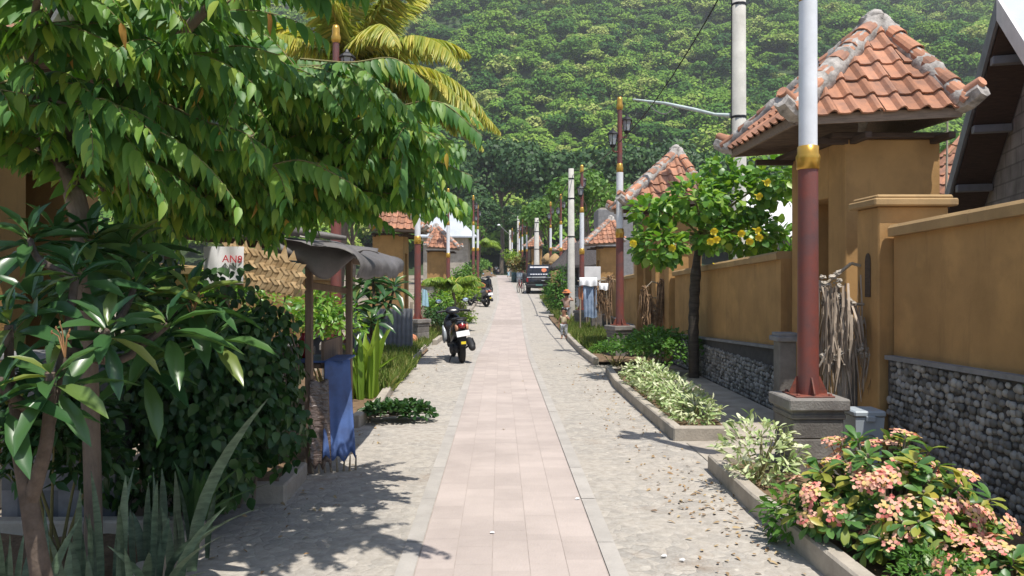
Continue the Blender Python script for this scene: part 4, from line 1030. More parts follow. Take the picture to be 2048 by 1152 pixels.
    mb = MB(); loft(mb, [(-.10, -.12, .05, .22, .36), (-.11, .05, .06, .2, .4), (-.10, .5, .06, .26, .42)]); lathe(mb, [(.0, -.1), (.1, -.08), (.1, .0), (0, .02)], 12, (-.15, .03, .3), M=Matrix.Rotation(PI/2, 4, 'Y')); mb.build('engine_case', M_BLKM, t)
    mb = MB(); tube(mb, [(-.09, .35, .3), (-.24, .22, .012), (-.26, .12, .012)], .012, 6); mb.build('side_stand', M_BLKM, t)
    for s in (-1, 1):
        mb = MB(); tube(mb, [(s*.07, 1.27, .28), (s*.06, 1.12, .75)], .02, 6); mb.build('fork', M_SILV, t)
    mb = MB(); loft(mb, [(0, 1.0, .04, .4, .46), (0, 1.12, .07, .5, .6), (0, 1.3, .075, .54, .62), (0, 1.48, .05, .46, .54)]); mb.build('front_fender', p, t)
    return t
scooter('black scooter parked facing away on the left, white plate and yellow sticker', (-.79, 16.06, 0), .20, -.06)
scooter('grey-green scooter parked farther on among the bushes, orange bundle behind it', (-.66, 37.3, g(37.3)), .65, -.05, mat('dull_grey_paint', (.16, .17, .18), .4, .2, 6), M_GREENP)
# orange cloth bundle on the ground behind the second scooter, and the dark bike by the lamp pair
t = thing('cloth_bundle', 'orange cloth bundle heaped by the lamp posts behind the farther scooter', 'bundle', (-1.15, 39.5, g(39.5)))
mb = MB()
for i in range(12): blob(mb, (R.uniform(-.25, .25), R.uniform(-.2, .2), R.uniform(.15, 1.0)), (R.uniform(.16, .24), .18, R.uniform(.14, .22)), 0, .12)
mb.build('cloth', M_ORANGE, t)
scooter('dark motor scooter mostly hidden behind the pair of lamp posts on the left', (-1.2, 47.5, g(47.5)), -.5, -.05)

def car():
    t = thing('parked_car', 'black boxy off-road car parked on the right with orange round sticker on rear window', 'car', (2.42, 47.6, g(47.6)), -.06)
    mb = MB()
    V = [(-.80, 0, .42), (.80, 0, .42), (.82, -.02, .95), (.80, .02, 1.08), (-.80, .02, 1.08), (-.82, -.02, .95)]
    secs = [(0, .0, .79, .40, 1.06), (0, .12, .82, .36, 1.10), (0, 2.6, .82, .36, 1.10), (0, 3.7, .80, .38, 1.06), (0, 3.95, .72, .44, .98)]
    loft(mb, secs, 24, 7); mb.build('body', M_BLKP, t)
    mb = MB(); V = []
    for z, hw, y0, y1 in ((1.06, .79, .06, 2.75), (1.42, .755, .13, 2.5), (1.76, .69, .24, 2.1), (1.81, .62, .34, 1.95)):
        V += [(-hw, y0, z), (hw, y0, z), (hw, y1, z), (-hw, y1, z)]
    Fc = [(j*4+i, j*4+(i+1) % 4, j*4+4+(i+1) % 4, j*4+4+i) for j in range(3) for i in range(4)]+[(12, 13, 14, 15)]
    mb.add(V, Fc, 0); mb.build('cabin', M_BLKP, t)
    def pane(name, q, m, par): 
        mb = MB(); mb.add(q, [(0, 1, 2, 3)]); n = len(q); return mb.build(name, m, par)
    def rear(z, s): 
        y = float(np.interp(z, [1.06, 1.42, 1.76], [.06, .13, .24])); hw = float(np.interp(z, [1.06, 1.42, 1.76], [.79, .755, .69])); return (s*hw, y)
    def rp(s0, s1, z0, z1, d):
        q = []
        for s, z in ((s0, z0), (s1, z0), (s1, z1), (s0, z1)):
            x, y = rear(z, s); q.append((x, y-d, z))
        return q
    rw = pane('rear_window', rp(-.86, .86, 1.16, 1.70, .008), M_DGLASS, t)
    mb = MB(); q = rp(-.8, .8, 1.62, 1.695, .014); mb.add(q, [(0, 1, 2, 3)]); mb.build('sun_strip', M_PLATE, rw)
    mb = MB()
    for k in range(7):
        a = -.70+k*.2; q = rp(a, a+R.uniform(.13, .18), 1.185, 1.245, .014); mb.add(q, [(0, 1, 2, 3)])
    mb.build('lettering_band', M_PLATE, rw)
    mb = MB(); n = 20; V = [];
    for i in range(n):
        a = 2*PI*i/n; z = 1.47+.125*math.sin(a); x0, y = rear(z, 0); V.append((.30+.16*math.cos(a), y-.016, z))
    mb.add(V, [tuple(range(n))]); mb.build('round_sticker', mat('orange_sticker', (.75, .25, .12), .5, .2, 9), rw)
    for s in (-1, 1):
        mb = MB(); q = []
        for y, z, hw in ((.35, 1.15, .80), (2.35, 1.15, .80), (2.05, 1.68, .715), (.42, 1.68, .715)): q.append((s*hw, y, z))
        mb.add(q, [(0, 1, 2, 3)]); mb.build('side_window', M_DGLASS, t)
        mb = MB(); box(mb, (s*.73, -.012, .86), (.11, .03, .24), bev=.01); mb.build('tail_light', M_REDL, t)
        mb = MB(); tube(mb, [(s*.80, 2.3, 1.1), (s*.95, 2.32, 1.14)], .015, 5); box(mb, (s*.98, 2.33, 1.18), (.15, .05, .12), bev=.015); mb.build('wing_mirror', M_BLKM, t)
        mb = MB(); loft(mb, [(s*.80, -.02+.35-.36, .05, .5, .68), (s*.82, .37, .06, .5, .86), (s*.80, .80, .05, .5, .68)], 10); mb.build('wheel_arch', M_BLKM, t)
        for y in (.40, 2.95): wheel(t, y, .36, .24, x=s*.70, rim=M_SILV)
    mb = MB(); box(mb, (0, -.07, .52), (1.58, .14, .17), bev=.03); mb.build('rear_bumper', M_BLKM, t)
    mb = MB(); box(mb, (0, -.145, .55), (.42, .01, .1), bev=.003); mb.build('number_plate', mat('green_grey_plate', (.10, .22, .20), .5, .1, 5), t)
    mb = MB(); box(mb, (0, -.008, 1.02), (1.5, .03, .05), bev=.01); mb.build('trim_strip', M_SILV, t)
    for s in (-1, 1):
        mb = MB(); tube(mb, [(s*.55, .4, 1.81), (s*.55, .45, 1.88), (s*.55, 1.8, 1.88), (s*.55, 1.85, 1.81)], .018, 5); mb.build('roof_rail', M_BLKM, t)
    mb = MB(); box(mb, (.25, -.022, .82), (.20, .02, .04), bev=.006); mb.build('tailgate_handle', M_SILV, t)
    return t
car()
# bicycle leaning by the car
t = thing('bicycle', 'small dark bicycle standing just left of the black car', 'bicycle', (1.42, 48.2, g(48.2)), .25)
for y in (0, 1.0):
    mb = MB(); pts = [(0, y+.32*math.cos(a), .32+.32*math.sin(a)) for a in np.linspace(0, 2*PI, 25)]; tube(mb, pts, .022, 6, caps=False)
    for k in range(8): tube(mb, [(0, y, .32), (0, y+.31*math.cos(k*PI/4), .32+.31*math.sin(k*PI/4))], .004, 4)
    mb.build('wheel', M_RUB, t)
mb = MB()
for a, b in (((0, 0, .32), (0, .42, .3)), ((0, 0, .32), (0, .3, .8)), ((0, .42, .3), (0, .3, .85)), ((0, .42, .3), (0, .85, .78)), ((0, .3, .78), (0, .83, .82)), ((0, 1.0, .32), (0, .82, .95))): tube(mb, [a, b], .018, 6)
mb.build('frame', M_REDL, t)
mb = MB(); tube(mb, [(-.28, .74, 1.0), (-.1, .84, .98), (.1, .84, .98), (.28, .74, 1.0)], .015, 6); mb.build('handlebar', M_BLKM, t)
mb = MB(); blob(mb, (0, .28, .88), (.07, .13, .04), 0, 0); mb.build('saddle', M_BLKM, t)
def drum(label, x, y, r, h, m):
    mb = MB(); lathe(mb, [(0, 0), (r, 0), (r, h*.3), (r*1.04, h*.33), (r, h*.36), (r, h*.63), (r*1.04, h*.66), (r, h*.69), (r, h), (r*.9, h+.01), (0, h)], 16)
    o = mb.build('water_drum', m); o.location = (x, y, g(y)); tag(o, label, 'drum', 'drums left of the car')
drum('dark teal drum, left one beside the striding person', 1.24, 66.5, .26, .85, mat('teal_plastic', (.03, .075, .08), .5, .2, 5))
drum('pale grey drum between the two dark drums', 1.68, 66, .26, .85, M_BINGREY)
drum('dark drum nearest the bicycle', 2.15, 65, .25, .8, M_BLKM)
t = thing('sand_heap', 'brown heap of sand at the left edge where the road ends', 'sand heap', (-2.3, 97, g(97)))
mb = MB(); lathe(mb, [(2.0, -.05), (1.5, .3), (.9, .75), (.35, 1.05), (0, 1.12)], 18); mb.build('mound', M_SOIL, t)
# ------------------------------------------------------------------ plant materials
M_BARK = mat('grey_brown_bark', (.20, .155, .12), .9, .3, 9, bump=.5, bscale=35, stretch=(1, 1, .35))
M_DBARK = mat('dark_ringed_bark', (.075, .062, .05), .9, .35, 10, bump=.7, bscale=18, stretch=(.4, .4, 3))
M_TWIG = mat('green_brown_twig', (.22, .20, .08), .8, .25, 12)
M_LTREE = foliage('cherry_tree_leaf', [(.055, .15, .038), (.08, .195, .046), (.10, .225, .05), (.125, .26, .054), (.16, .30, .058), (.21, .345, .06), (.32, .40, .07)], .48, .33, .4)
M_DEAD = foliage('yellowing_leaf', [(.42, .24, .05), (.50, .36, .06), (.33, .16, .04)], .6, .2, .3)
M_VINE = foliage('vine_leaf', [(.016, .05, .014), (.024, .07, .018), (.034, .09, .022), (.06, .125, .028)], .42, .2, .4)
M_PLUM = foliage('frangipani_leaf', [(.024, .075, .026), (.035, .095, .03), (.045, .11, .034), (.055, .125, .036), (.075, .15, .04), (.20, .22, .05)], .32, .16, .55)
M_SANS = mat('banded_snake_leaf', (.10, .15, .09), .5, .35, 14, col2=(.035, .06, .035), stretch=(.6, .6, 3), island=.2)
M_COCO = foliage('coconut_leaflet', [(.20, .27, .045), (.31, .35, .06), (.44, .42, .08), (.58, .50, .12)], .45, .3, .4)
M_MIDRIB = mat('yellow_midrib', (.52, .42, .10), .6, .2, 8)
M_YTREE = foliage('round_green_leaf', [(.06, .16, .025), (.11, .245, .032), (.16, .31, .04), (.30, .42, .07)], .38, .3, .5)
M_YFLOW = foliage('yellow_petal', [(.86, .74, .06), (.88, .78, .10), (.86, .68, .05)], .5, .2, .2, tcol=(1.2, 1.1, .5))
M_VARI = foliage('variegated_leaf', [(.16, .28, .07), (.40, .50, .22), (.58, .64, .36), (.70, .72, .50)], .5, .2, .3, tcol=(1.2, 1.2, .8))
M_WEED = foliage('weed_leaf', [(.05, .14, .02), (.085, .20, .03), (.13, .26, .05)], .5, .28, .3)
M_LIME = foliage('lime_leaf', [(.10, .20, .02), (.20, .32, .035), (.32, .42, .05), (.07, .15, .02)], .45, .3, .4)
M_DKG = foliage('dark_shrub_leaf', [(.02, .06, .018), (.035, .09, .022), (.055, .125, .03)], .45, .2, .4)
M_CROT = foliage('croton_leaf', [(.10, .14, .03), (.20, .12, .04), (.26, .22, .05), (.07, .12, .03)], .45, .2, .4)
M_EUPH = foliage('spurge_leaf', [(.05, .13, .03), (.07, .17, .04), (.10, .22, .05), (.20, .28, .05), (.42, .36, .06)], .4, .25, .5)
M_PINK = foliage('salmon_bract', [(.70, .16, .14), (.80, .28, .23), (.83, .40, .32), (.84, .50, .36), (.80, .56, .28), (.72, .50, .16)], .55, .22, .3, tcol=(1.1, .9, .7))
M_GRASS = foliage('grass_blade', [(.10, .17, .03), (.16, .24, .05), (.24, .30, .08), (.32, .31, .12)], .6, .25, .2)
M_LITTER = foliage('dry_leaf', [(.24, .14, .07), (.34, .23, .12), (.42, .32, .18), (.16, .09, .05)], .8, .0, .2)
M_ENDT = foliage('dark_tree_leaf', [(.022, .062, .02), (.032, .08, .022), (.045, .105, .026), (.065, .135, .03)], .55, .12, .3)
M_MIDT = foliage('bright_tree_leaf', [(.07, .16, .03), (.11, .22, .04), (.16, .28, .05)], .5, .2, .3)

def bush(name, label, cat, c, r, n, T, L, W, m, group=None, hang=.3, stems=5, fill=.55, lobes=0, parts=True, z0=None):
    "leafy plant: leaves fill an uneven rounded volume and face outwards"
    t = thing(name, label, cat, (c[0], c[1], c[2] if z0 is None else z0), group=group); r = np.array(r, float)
    off = np.array([0, 0, 0 if z0 is None else c[2]-z0])
    if lobes:
        p, d = crown_pts(n, lobes, .9); p = p*r
    else:
        d = rdir(n); q = NR.uniform(fill, 1, n)**.6*(1+.22*np.sin(d[:, 0]*5+c[0]*3)*np.sin(d[:, 1]*4+d[:, 2]*5)); p = d*q[:, None]*r
    yd = d*np.array([1, 1, .4])+NR.normal(0, .45, (n, 3)); yd[:, 2] -= hang
    zd = d*.8+np.array([0, 0, .9])+NR.normal(0, .4, (n, 3))
    Ls = L*NR.uniform(.65, 1.2, n)
    mb = MB(); p = p+off
    if z0 is None: p[:, 2] = np.maximum(p[:, 2], -r[2]+.02)
    scatter(mb, T, p, yd, zd, Ls, Ls*W, 0, True); mb.build('leaves', m, t)
    if stems:
        mb = MB(); zb = (-r[2] if z0 is None else 0)
        for i in range(stems):
            e = rdir(1)[0]*r*.75; e[2] = abs(e[2])*.6; e = e+off; b = np.array([R.uniform(-.12, .12)*r[0], R.uniform(-.12, .12)*r[1], zb])
            tube(mb, smooth_path([b, (b+e)/2+np.array([0, 0, .1*r[2]]), e], 3), [max(.006, .03*min(r[0], 1)), .004], 5)
        mb.build('stems', M_TWIG, t)
    return t

# ------------------------------------------------------------------ big tree on the left: arching limbs, sprays of drooping two-ranked leaves
TREE = thing('cherry_tree', 'big overhanging tree with long drooping leaf sprays filling the upper left', 'tree', at(188, 1160, 4.3))
TO = TREE.location.copy(); lf = MB(); tw = MB(); dead = MB()
LIMB = [
    ([(172, 600, 4.35), (150, 390, 4.42), (95, 310, 4.5), (40, 262, 4.5), (-120, 150, 4.6), (-300, 0, 4.8)], .058, .02, 26),
    ([(150, 390, 4.42), (185, 325, 4.6), (262, 270, 4.8), (330, 150, 5.0), (360, 0, 5.2), (380, -160, 5.3)], .042, .010, 62),
    ([(185, 325, 4.6), (300, 290, 4.8), (450, 282, 5.0), (600, 262, 5.2), (725, 262, 5.3), (830, 262, 5.3)], .03, .006, 125),
    ([(262, 270, 4.8), (400, 190, 4.6), (540, 140, 4.6), (660, 135, 4.7)], .024, .006, 60),
    ([(95, 310, 4.5), (200, 200, 4.2), (320, 110, 4.0), (430, 0, 3.9), (540, -110, 3.8), (680, -230, 3.8), (840, -330, 3.8), (1010, -390, 3.8)], .04, .008, 78),
    ([(300, 290, 4.8), (420, 345, 5.2), (560, 380, 5.5), (690, 385, 5.8), (790, 375, 5.9)], .02, .005, 105),
    ([(40, 262, 4.5), (60, 120, 4.0), (110, 10, 3.8), (200, -90, 3.7)], .025, .006, 34),
    ([(60, 120, 4.0), (90, -40, 3.4), (240, -190, 3.0), (430, -330, 2.8)], .02, .006, 30),  # unseen limb overhead, added to shade the frangipani below
    ([(330, 150, 5.0), (430, 50, 5.5), (510, -60, 5.8)], .02, .006, 36),
    ([(95, 310, 4.5), (60, 200, 4.1), (150, 215, 3.9), (250, 260, 3.85)], .016, .005, 22),
    ([(185, 325, 4.6), (280, 390, 5.0), (400, 440, 5.3), (520, 425, 5.5), (640, 415, 5.7)], .016, .005, 62),
    ([(185, 325, 4.6), (220, 395, 5.2), (330, 425, 5.6), (470, 430, 5.85), (560, 430, 6.0)], .014, .005, 105)]
def allowed(p, tip):
    "keeps the sprays inside the crown as it is seen from the street"
    s = F/p.y; x, y = CX+p.x*s, CY-(p.z-EYE)*s
    xh, yh = p.x-.217*(p.z-1.8), p.y+.36*(p.z-1.8)
    if p.z > 1.9 and -2.5 < xh < -1.6 and abs(yh-6.27) < .30: return False  # gap shaped into the crown so the sun reaches the woven mat
    if y < -12: return True
    if x > 965: return False
    if x > 560 and y < 95 - max(0, 700-x)*.55: return False
    if x > 800 and (y < 130 or y > 430): return False
    if x > 575 and y > 470+R.uniform(-60, 18): return False
    if x < 235 and y > 330: return False
    return y < 470+26*math.sin(x/41)+R.uniform(-40, 30)
def spray(p0, d, L, leafL):
    d = d.normalized(); n = max(5, int(L/.047)); pts = [p0]; p = p0.copy(); v = d.copy()
    for i in range(n):
        v = (v+Vector((0, 0, -.055-.05*i/n))+Vector((R.gauss(0, .03), R.gauss(0, .03), 0))).normalized(); p = p+v*(L/n); pts.append(p)
    if not allowed(pts[-1], True) or not allowed(pts[len(pts)//2], False): return False
    pts = [q for q in pts]
    tube(tw, [q-TO for q in pts[::2]] if len(pts) > 6 else [q-TO for q in pts], [.0055, .002], 4)
    P, Yd, Zd, Ls = [], [], [], []; DP, DY, DZ, DL = [], [], [], []
    for i in range(1, n+1):
        t = (pts[i]-pts[i-1]).normalized(); sd = t.cross(Vector((0, 0, 1)))
        sd = sd.normalized() if sd.length > .1 else Vector((1, 0, 0)); up = sd.cross(t)
        for s in (-1, 1):
            if R.random() < .06: continue
            yd = t*.42+sd*s*R.uniform(.35, .7)+Vector((0, 0, -R.uniform(.4, .85))); zd = up*.9+sd*s*.6+Vector((R.gauss(0, .15), R.gauss(0, .15), .1))
            k = (.75+.5*math.sin(PI*min(1, i/n+.12)))
            if R.random() < .012: DP.append(pts[i]); DY.append(Vector((R.gauss(0, .2), R.gauss(0, .2), -1))); DZ.append(zd); DL.append(leafL)
            else: P.append(pts[i]); Yd.append(yd); Zd.append(zd); Ls.append(leafL*k*R.choice((.6, .8, .9, 1.0, 1.1, 1.2))*R.uniform(.92, 1.08))
    q = np.array([tuple(a-TO) for a in P]); Ls = np.array(Ls)
    scatter(lf, LEAF_OV, q, np.array([tuple(a) for a in Yd]), np.array([tuple(a) for a in Zd]), Ls, Ls*.40, 0, True)
    if DP: scatter(dead, LEAF_OV, np.array([tuple(a-TO) for a in DP]), np.array([tuple(a) for a in DY]), np.array([tuple(a) for a in DZ]), np.array(DL)*.9, np.array(DL)*.25, 0, True)
    return True
tr = MB(); tube(tr, [p-TO for p in smooth_path([at(188, 1185, 4.3), at(186, 1000, 4.3), at(182, 850, 4.3), at(174, 640, 4.33), at(168, 480, 4.4), at(148, 385, 4.42)], 6)], [.05, .046, .047, .05, .055, .058], 14)
for _ in range(12): q = lerp(at(188, 1160, 4.3), at(176, 660, 4.33), R.random()); blob(tr, q-TO+Vector((R.uniform(-.035, .035), -.04, 0)), (.012, .012, .009), 0, .1)
tr.build('trunk', M_BARK, TREE)
NS = 0
lb = MB()
for pts, r0, r1, ns in LIMB:
    W_ = smooth_path([at(*p) for p in pts], 8); tube(lb, [p-TO for p in W_], [r0, r1], 9)
    for k in range(ns):
        for tries in range(6):
            u = R.random()**.8*(len(W_)-1.001); i = int(u); p = lerp(W_[i], W_[i+1], u-i); t = (W_[min(i+1, len(W_)-1)]-W_[max(i-1, 0)]).normalized()
            a = R.uniform(0, 2*PI); side = Vector((math.cos(a), math.sin(a)*.8, R.uniform(-.25, .55)))
            d = t*.6+side; 
            if spray(p, d+Vector((.12, -.1, 0)), R.uniform(.38, .85), R.uniform(.105, .145)): NS += 1; break
# the sprays that make the outline against the hill and the palm, each on its own arching twig
for pts in ([(45, 212, 4.0), (130, 214, 3.95), (200, 250, 3.9), (262, 320, 3.85)], [(170, 172, 4.2), (250, 168, 4.1), (320, 215, 4.0)], [(300, 190, 4.3), (400, 240, 4.2), (480, 262, 4.1), (540, 300, 4.05)],
            [(600, 118, 4.75), (700, 125, 4.8), (790, 118, 4.85), (858, 172, 4.9)], [(690, 245, 5.1), (790, 215, 5.1), (880, 205, 5.05), (965, 272, 5.0)], [(640, 345, 5.2), (740, 320, 5.2), (850, 318, 5.2), (945, 352, 5.2)],
            [(380, 120, 4.2), (470, 92, 4.1), (560, 110, 4.1)], [(660, 385, 5.5), (760, 385, 5.5), (840, 400, 5.5)], [(540, 330, 4.6), (610, 322, 4.55), (700, 365, 4.5)], [(20, 160, 4.0), (-10, 175, 3.9), (60, 190, 3.85)],
            [(430, 20, 4.0), (520, -30, 4.0), (600, -25, 4.0), (660, 0, 4.0)], [(560, -60, 4.0), (650, -55, 4.0), (740, -20, 4.0)], [(430, 300, 4.4), (500, 305, 4.35), (560, 340, 4.3)], [(600, 215, 4.9), (680, 190, 4.9), (760, 200, 4.9)]):
    W_ = smooth_path([at(*p) for p in pts], 9); tube(tw, [p-TO for p in W_], [.008, .003], 5)
    L = sum((W_[i+1]-W_[i]).length for i in range(len(W_)-1)); n = int(L/.042); P, Yd, Zd, Ls = [], [], [], []
    for i in range(n):
        u = i/n*(len(W_)-1.001); k = int(u); p = lerp(W_[k], W_[k+1], u-k); t = (W_[k+1]-W_[k]).normalized(); sd = t.cross(Vector((0, 0, 1))).normalized(); up = sd.cross(t)
        for s in (-1, 1):
            P.append(tuple(p-TO)); Yd.append(tuple(t*.3+sd*s*R.uniform(.3, .55)+Vector((0, 0, -R.uniform(.7, 1.1))))); Zd.append(tuple(up*.7+sd*s*.8+Vector((R.gauss(0, .12), R.gauss(0, .12), 0)))); Ls.append(R.uniform(.115, .155))
        if i % 6 == 3:
            spray(p, t+sd*R.choice((-1, 1))*.9+Vector((0, 0, .1)), R.uniform(.25, .45), .12)
    scatter(lf, LEAF_OV, np.array(P), np.array(Yd), np.array(Zd), np.array(Ls), np.array(Ls)*.42, 0, True)
lb.build('limbs', M_BARK, TREE); tw.build('twigs', M_TWIG, TREE); lf.build('leaves', M_LTREE, TREE); dead.build('yellow_leaves', M_DEAD, TREE)
print('SPRAYS', NS)

# ------------------------------------------------------------------ frangipani bushes
def rosette(mb, c, n, L, ax=Vector((0, 0, 1)), W=.28, lo=-.45):
    P, Yd, Zd, Ls = [], [], [], []
    u = ax.orthogonal().normalized(); v = ax.cross(u)
    for i in range(n):
        f = i/n; an = i*2.4+R.uniform(-.2, .2); el = lerp(1.15, lo, f**.8)+R.uniform(-.15, .15)
        h = u*math.cos(an)+v*math.sin(an); d = h*math.cos(el)+ax*math.sin(el); z = ax*math.cos(el)-h*math.sin(el)
        P.append(tuple(c+d*.015-ax*.1*f)); Yd.append(tuple(d)); Zd.append(tuple(z+Vector((R.gauss(0, .1), R.gauss(0, .1), 0)))); Ls.append(L*lerp(.55, 1.05, min(1, f*1.6))*R.uniform(.85, 1.1))
    Ls = np.array(Ls); scatter(mb, LEAF_LA, np.array(P), np.array(Yd), np.array(Zd), Ls, Ls*W, 0, True)
M_STEMB = mat('brown_stem', (.125, .092, .07), .9, .35, 12, bump=.5, bscale=30)
def frangipani(label, stems, heads, L, n=16):
    base = stems[0][0][0]; t = thing('frangipani', label, 'frangipani', base, group='frangipani bushes'); mb = MB()
    for pts, r in stems: tube(mb, [p-base for p in smooth_path(pts, 5)], r, 10)
    mb.build('stems', M_STEMB, t); mb = MB()
    for c, ax in heads: rosette(mb, c-base, n, L*R.uniform(.85, 1.12), ax.normalized())
    mb.build('leaves', M_PLUM, t)
    return t
Yn = 3.25
tips = [(100, 745, 3.15), (18, 640, 3.25), (150, 545, 3.5), (215, 650, 3.35), (335, 640, 3.7), (60, 470, 3.7), (270, 560, 3.85), (380, 585, 4.0), (5, 780, 3.1), (180, 470, 4.0), (60, 590, 3.4), (250, 480, 4.1), (420, 660, 4.1), (290, 720, 3.9), (110, 460, 3.9)]
st = [([at(92, 1200, Yn), at(74, 1100, Yn), at(58, 1000, Yn), at(36, 880, Yn)], [.045, .032]), ([at(36, 880, Yn), at(50, 820, Yn), at(18, 790, 3.15), at(-4, 760, 3.1)], [.03, .02]),
      ([at(62, 1000, Yn), at(90, 900, 3.2), at(98, 830, 3.18), at(100, 745, 3.15)], [.032, .02]), ([at(95, 860, 3.2), at(130, 700, 3.3), at(150, 560, 3.5)], [.026, .018]), ([at(120, 740, 3.3), at(180, 700, 3.35), at(215, 660, 3.35)], [.02, .016]),
      ([at(130, 700, 3.3), at(240, 720, 3.5), at(335, 650, 3.7)], [.022, .016]), ([at(40, 860, 3.2), at(20, 760, 3.25), at(18, 650, 3.25)], [.024, .017]), ([at(150, 560, 3.5), at(80, 520, 3.6), at(60, 480, 3.7)], [.018, .014]), ([at(200, 690, 3.4), at(250, 620, 3.7), at(270, 570, 3.85)], [.018, .014]), ([at(270, 690, 3.6), at(330, 640, 3.85), at(380, 595, 4.0)], [.018, .014])]
heads = [(at(*p), Vector((R.uniform(-.3, .3), -.35+R.uniform(-.2, .2), 1))) for p in tips]
fr = frangipani('large-leaved frangipani with bent bare stems in the shady lower left corner', st, heads, .31, 16)
M_BUD = mat('orange_bud', (.26, .13, .05), .6, .3, 9)
for c in ((130, 690, 3.1), (385, 615, 3.85)):
    mb = MB()
    b = at(*c)-fr.location
    for k in range(5):
        e = b+Vector((R.uniform(-.06, .06), R.uniform(-.03, .03), R.uniform(.02, .09))); tube(mb, [b-Vector((0, 0, .05)), lerp(b, e, .5)+Vector((0, 0, .01)), e], [.004, .0025], 5); blob(mb, e, (.004, .004, .009), 0, .1)
    mb.build('flower_buds', M_BUD, fr)
#('orange_bud', (.26, .13, .05), .6, .3, 9), fr)
frangipani('pale green frangipani growing beside the grey awning of the stall', [([at(752, 775, 12.2), at(748, 690, 12.2), at(742, 640, 12.2)], [.05, .035]), ([at(745, 680, 12.2), at(720, 640, 12.1), at(712, 600, 12.0)], [.03, .02]), ([at(745, 660, 12.2), at(775, 620, 12.4), at(790, 570, 12.5)], [.03, .02]), ([at(744, 650, 12.2), at(748, 600, 12.3), at(745, 555, 12.4)], [.03, .02])],
           [(at(742, 640, 12.0), Vector((0, -.4, 1))), (at(712, 600, 12.0), Vector((-.3, -.2, 1))), (at(790, 570, 12.4), Vector((.3, -.2, 1))), (at(748, 555, 12.4), Vector((0, 0, 1))), (at(770, 600, 12.2), Vector((.3, -.4, 1))), (at(720, 565, 12.6), Vector((-.2, 0, 1)))], .40, 18)

# ------------------------------------------------------------------ snake plants and other strap plants
def blades(name, label, cat, base, specs, m, group=None, nseg=7, curl=.1):
    "specs: (dx, dy, height, width, lean x, lean y) of each sword-shaped leaf"
    t = thing(name, label, cat, base, group=group); mb = MB()
    for dx, dy, h, w_, lx, ly in specs:
        a = R.uniform(-.7, .7); V = []
        for i in range(nseg+1):
            u = i/nseg; wid = w_*min(1, .75+u)*(1-max(0, u-.55)**2*4.6); wid = max(wid, .002); tw_ = a+.5*u
            c = Vector((dx+lx*h*u*u, dy+ly*h*u*u, h*u*(1-.25*(lx*lx+ly*ly)*u))); r_ = Vector((math.cos(tw_), math.sin(tw_), 0)); n_ = Vector((-r_.y, r_.x, 0))
            V += [tuple(c-r_*wid/2-n_*wid*.16), tuple(c+n_*wid*.04), tuple(c+r_*wid/2-n_*wid*.16)]
        Fc = []
        for i in range(nseg): b = i*3; Fc += [(b, b+1, b+4, b+3), (b+1, b+2, b+5, b+4)]
        mb.add(V, Fc, 0, True)
    mb.build('leaves', m, t); return t
def swords(n, rx, ry, h, w_, lean): return [(R.uniform(-rx, rx), R.uniform(-ry, ry), h*R.uniform(.55, 1.1), w_*R.uniform(.75, 1.2), R.gauss(0, lean), R.gauss(0, lean)) for _ in range(n)]
GS = 'snake plants in the shady bed'
blades('snake_plant', 'snake plant clump around the bent frangipani stem at the left edge', 'snake plant', (-2.12, 3.5, .06), swords(15, .22, .2, .55, .042, .12), M_SANS, GS)
blades('snake_plant', 'snake plant clump between the frangipani stem and the straight tree trunk', 'snake plant', (-1.98, 4.0, .06), swords(17, .17, .2, .6, .042, .10), M_SANS, GS)
blades('snake_plant', 'snake plant clump right of the tree trunk with one long leaning leaf', 'snake plant', (-1.86, 4.45, .06), swords(10, .14, .2, .55, .045, .16)+[(.12, -.1, 1.02, .07, .42, 0), (.1, -.2, .55, .05, .95, -.1), (.06, -.28, .42, .05, .8, -.1)], M_SANS, GS)
blades('snake_plant', 'low snake plant leaves sprawling at the foot of the tree trunk', 'snake plant', (-1.72, 3.95, .05), [(0, 0, .42, .05, .75, -.1), (-.05, -.05, .36, .05, -.5, -.2), (.03, .05, .5, .05, .5, .1), (-.1, 0, .3, .05, .2, -.3), (.02, -.1, .3, .05, .9, -.3)], M_SANS, GS)
blades('dracaena', 'dark strap-leaved plant at the kerb edge below the vine', 'plant', (-1.93, 4.85, .06), [(R.uniform(-.04, .04), R.uniform(-.04, .04), R.uniform(.28, .5), .045, R.uniform(-.6, 1.1), R.uniform(-.6, .5)) for _ in range(16)], M_DKG)
blades('strap_plant', 'tall strap-leaved green plant between the stall and the frangipani', 'plant', (-1.96, 10.9, .05), [(R.uniform(-.2, .2), R.uniform(-.2, .2), R.uniform(.5, 1.15), .09, R.gauss(0, .45), R.gauss(0, .3)) for _ in range(34)], M_LIME)

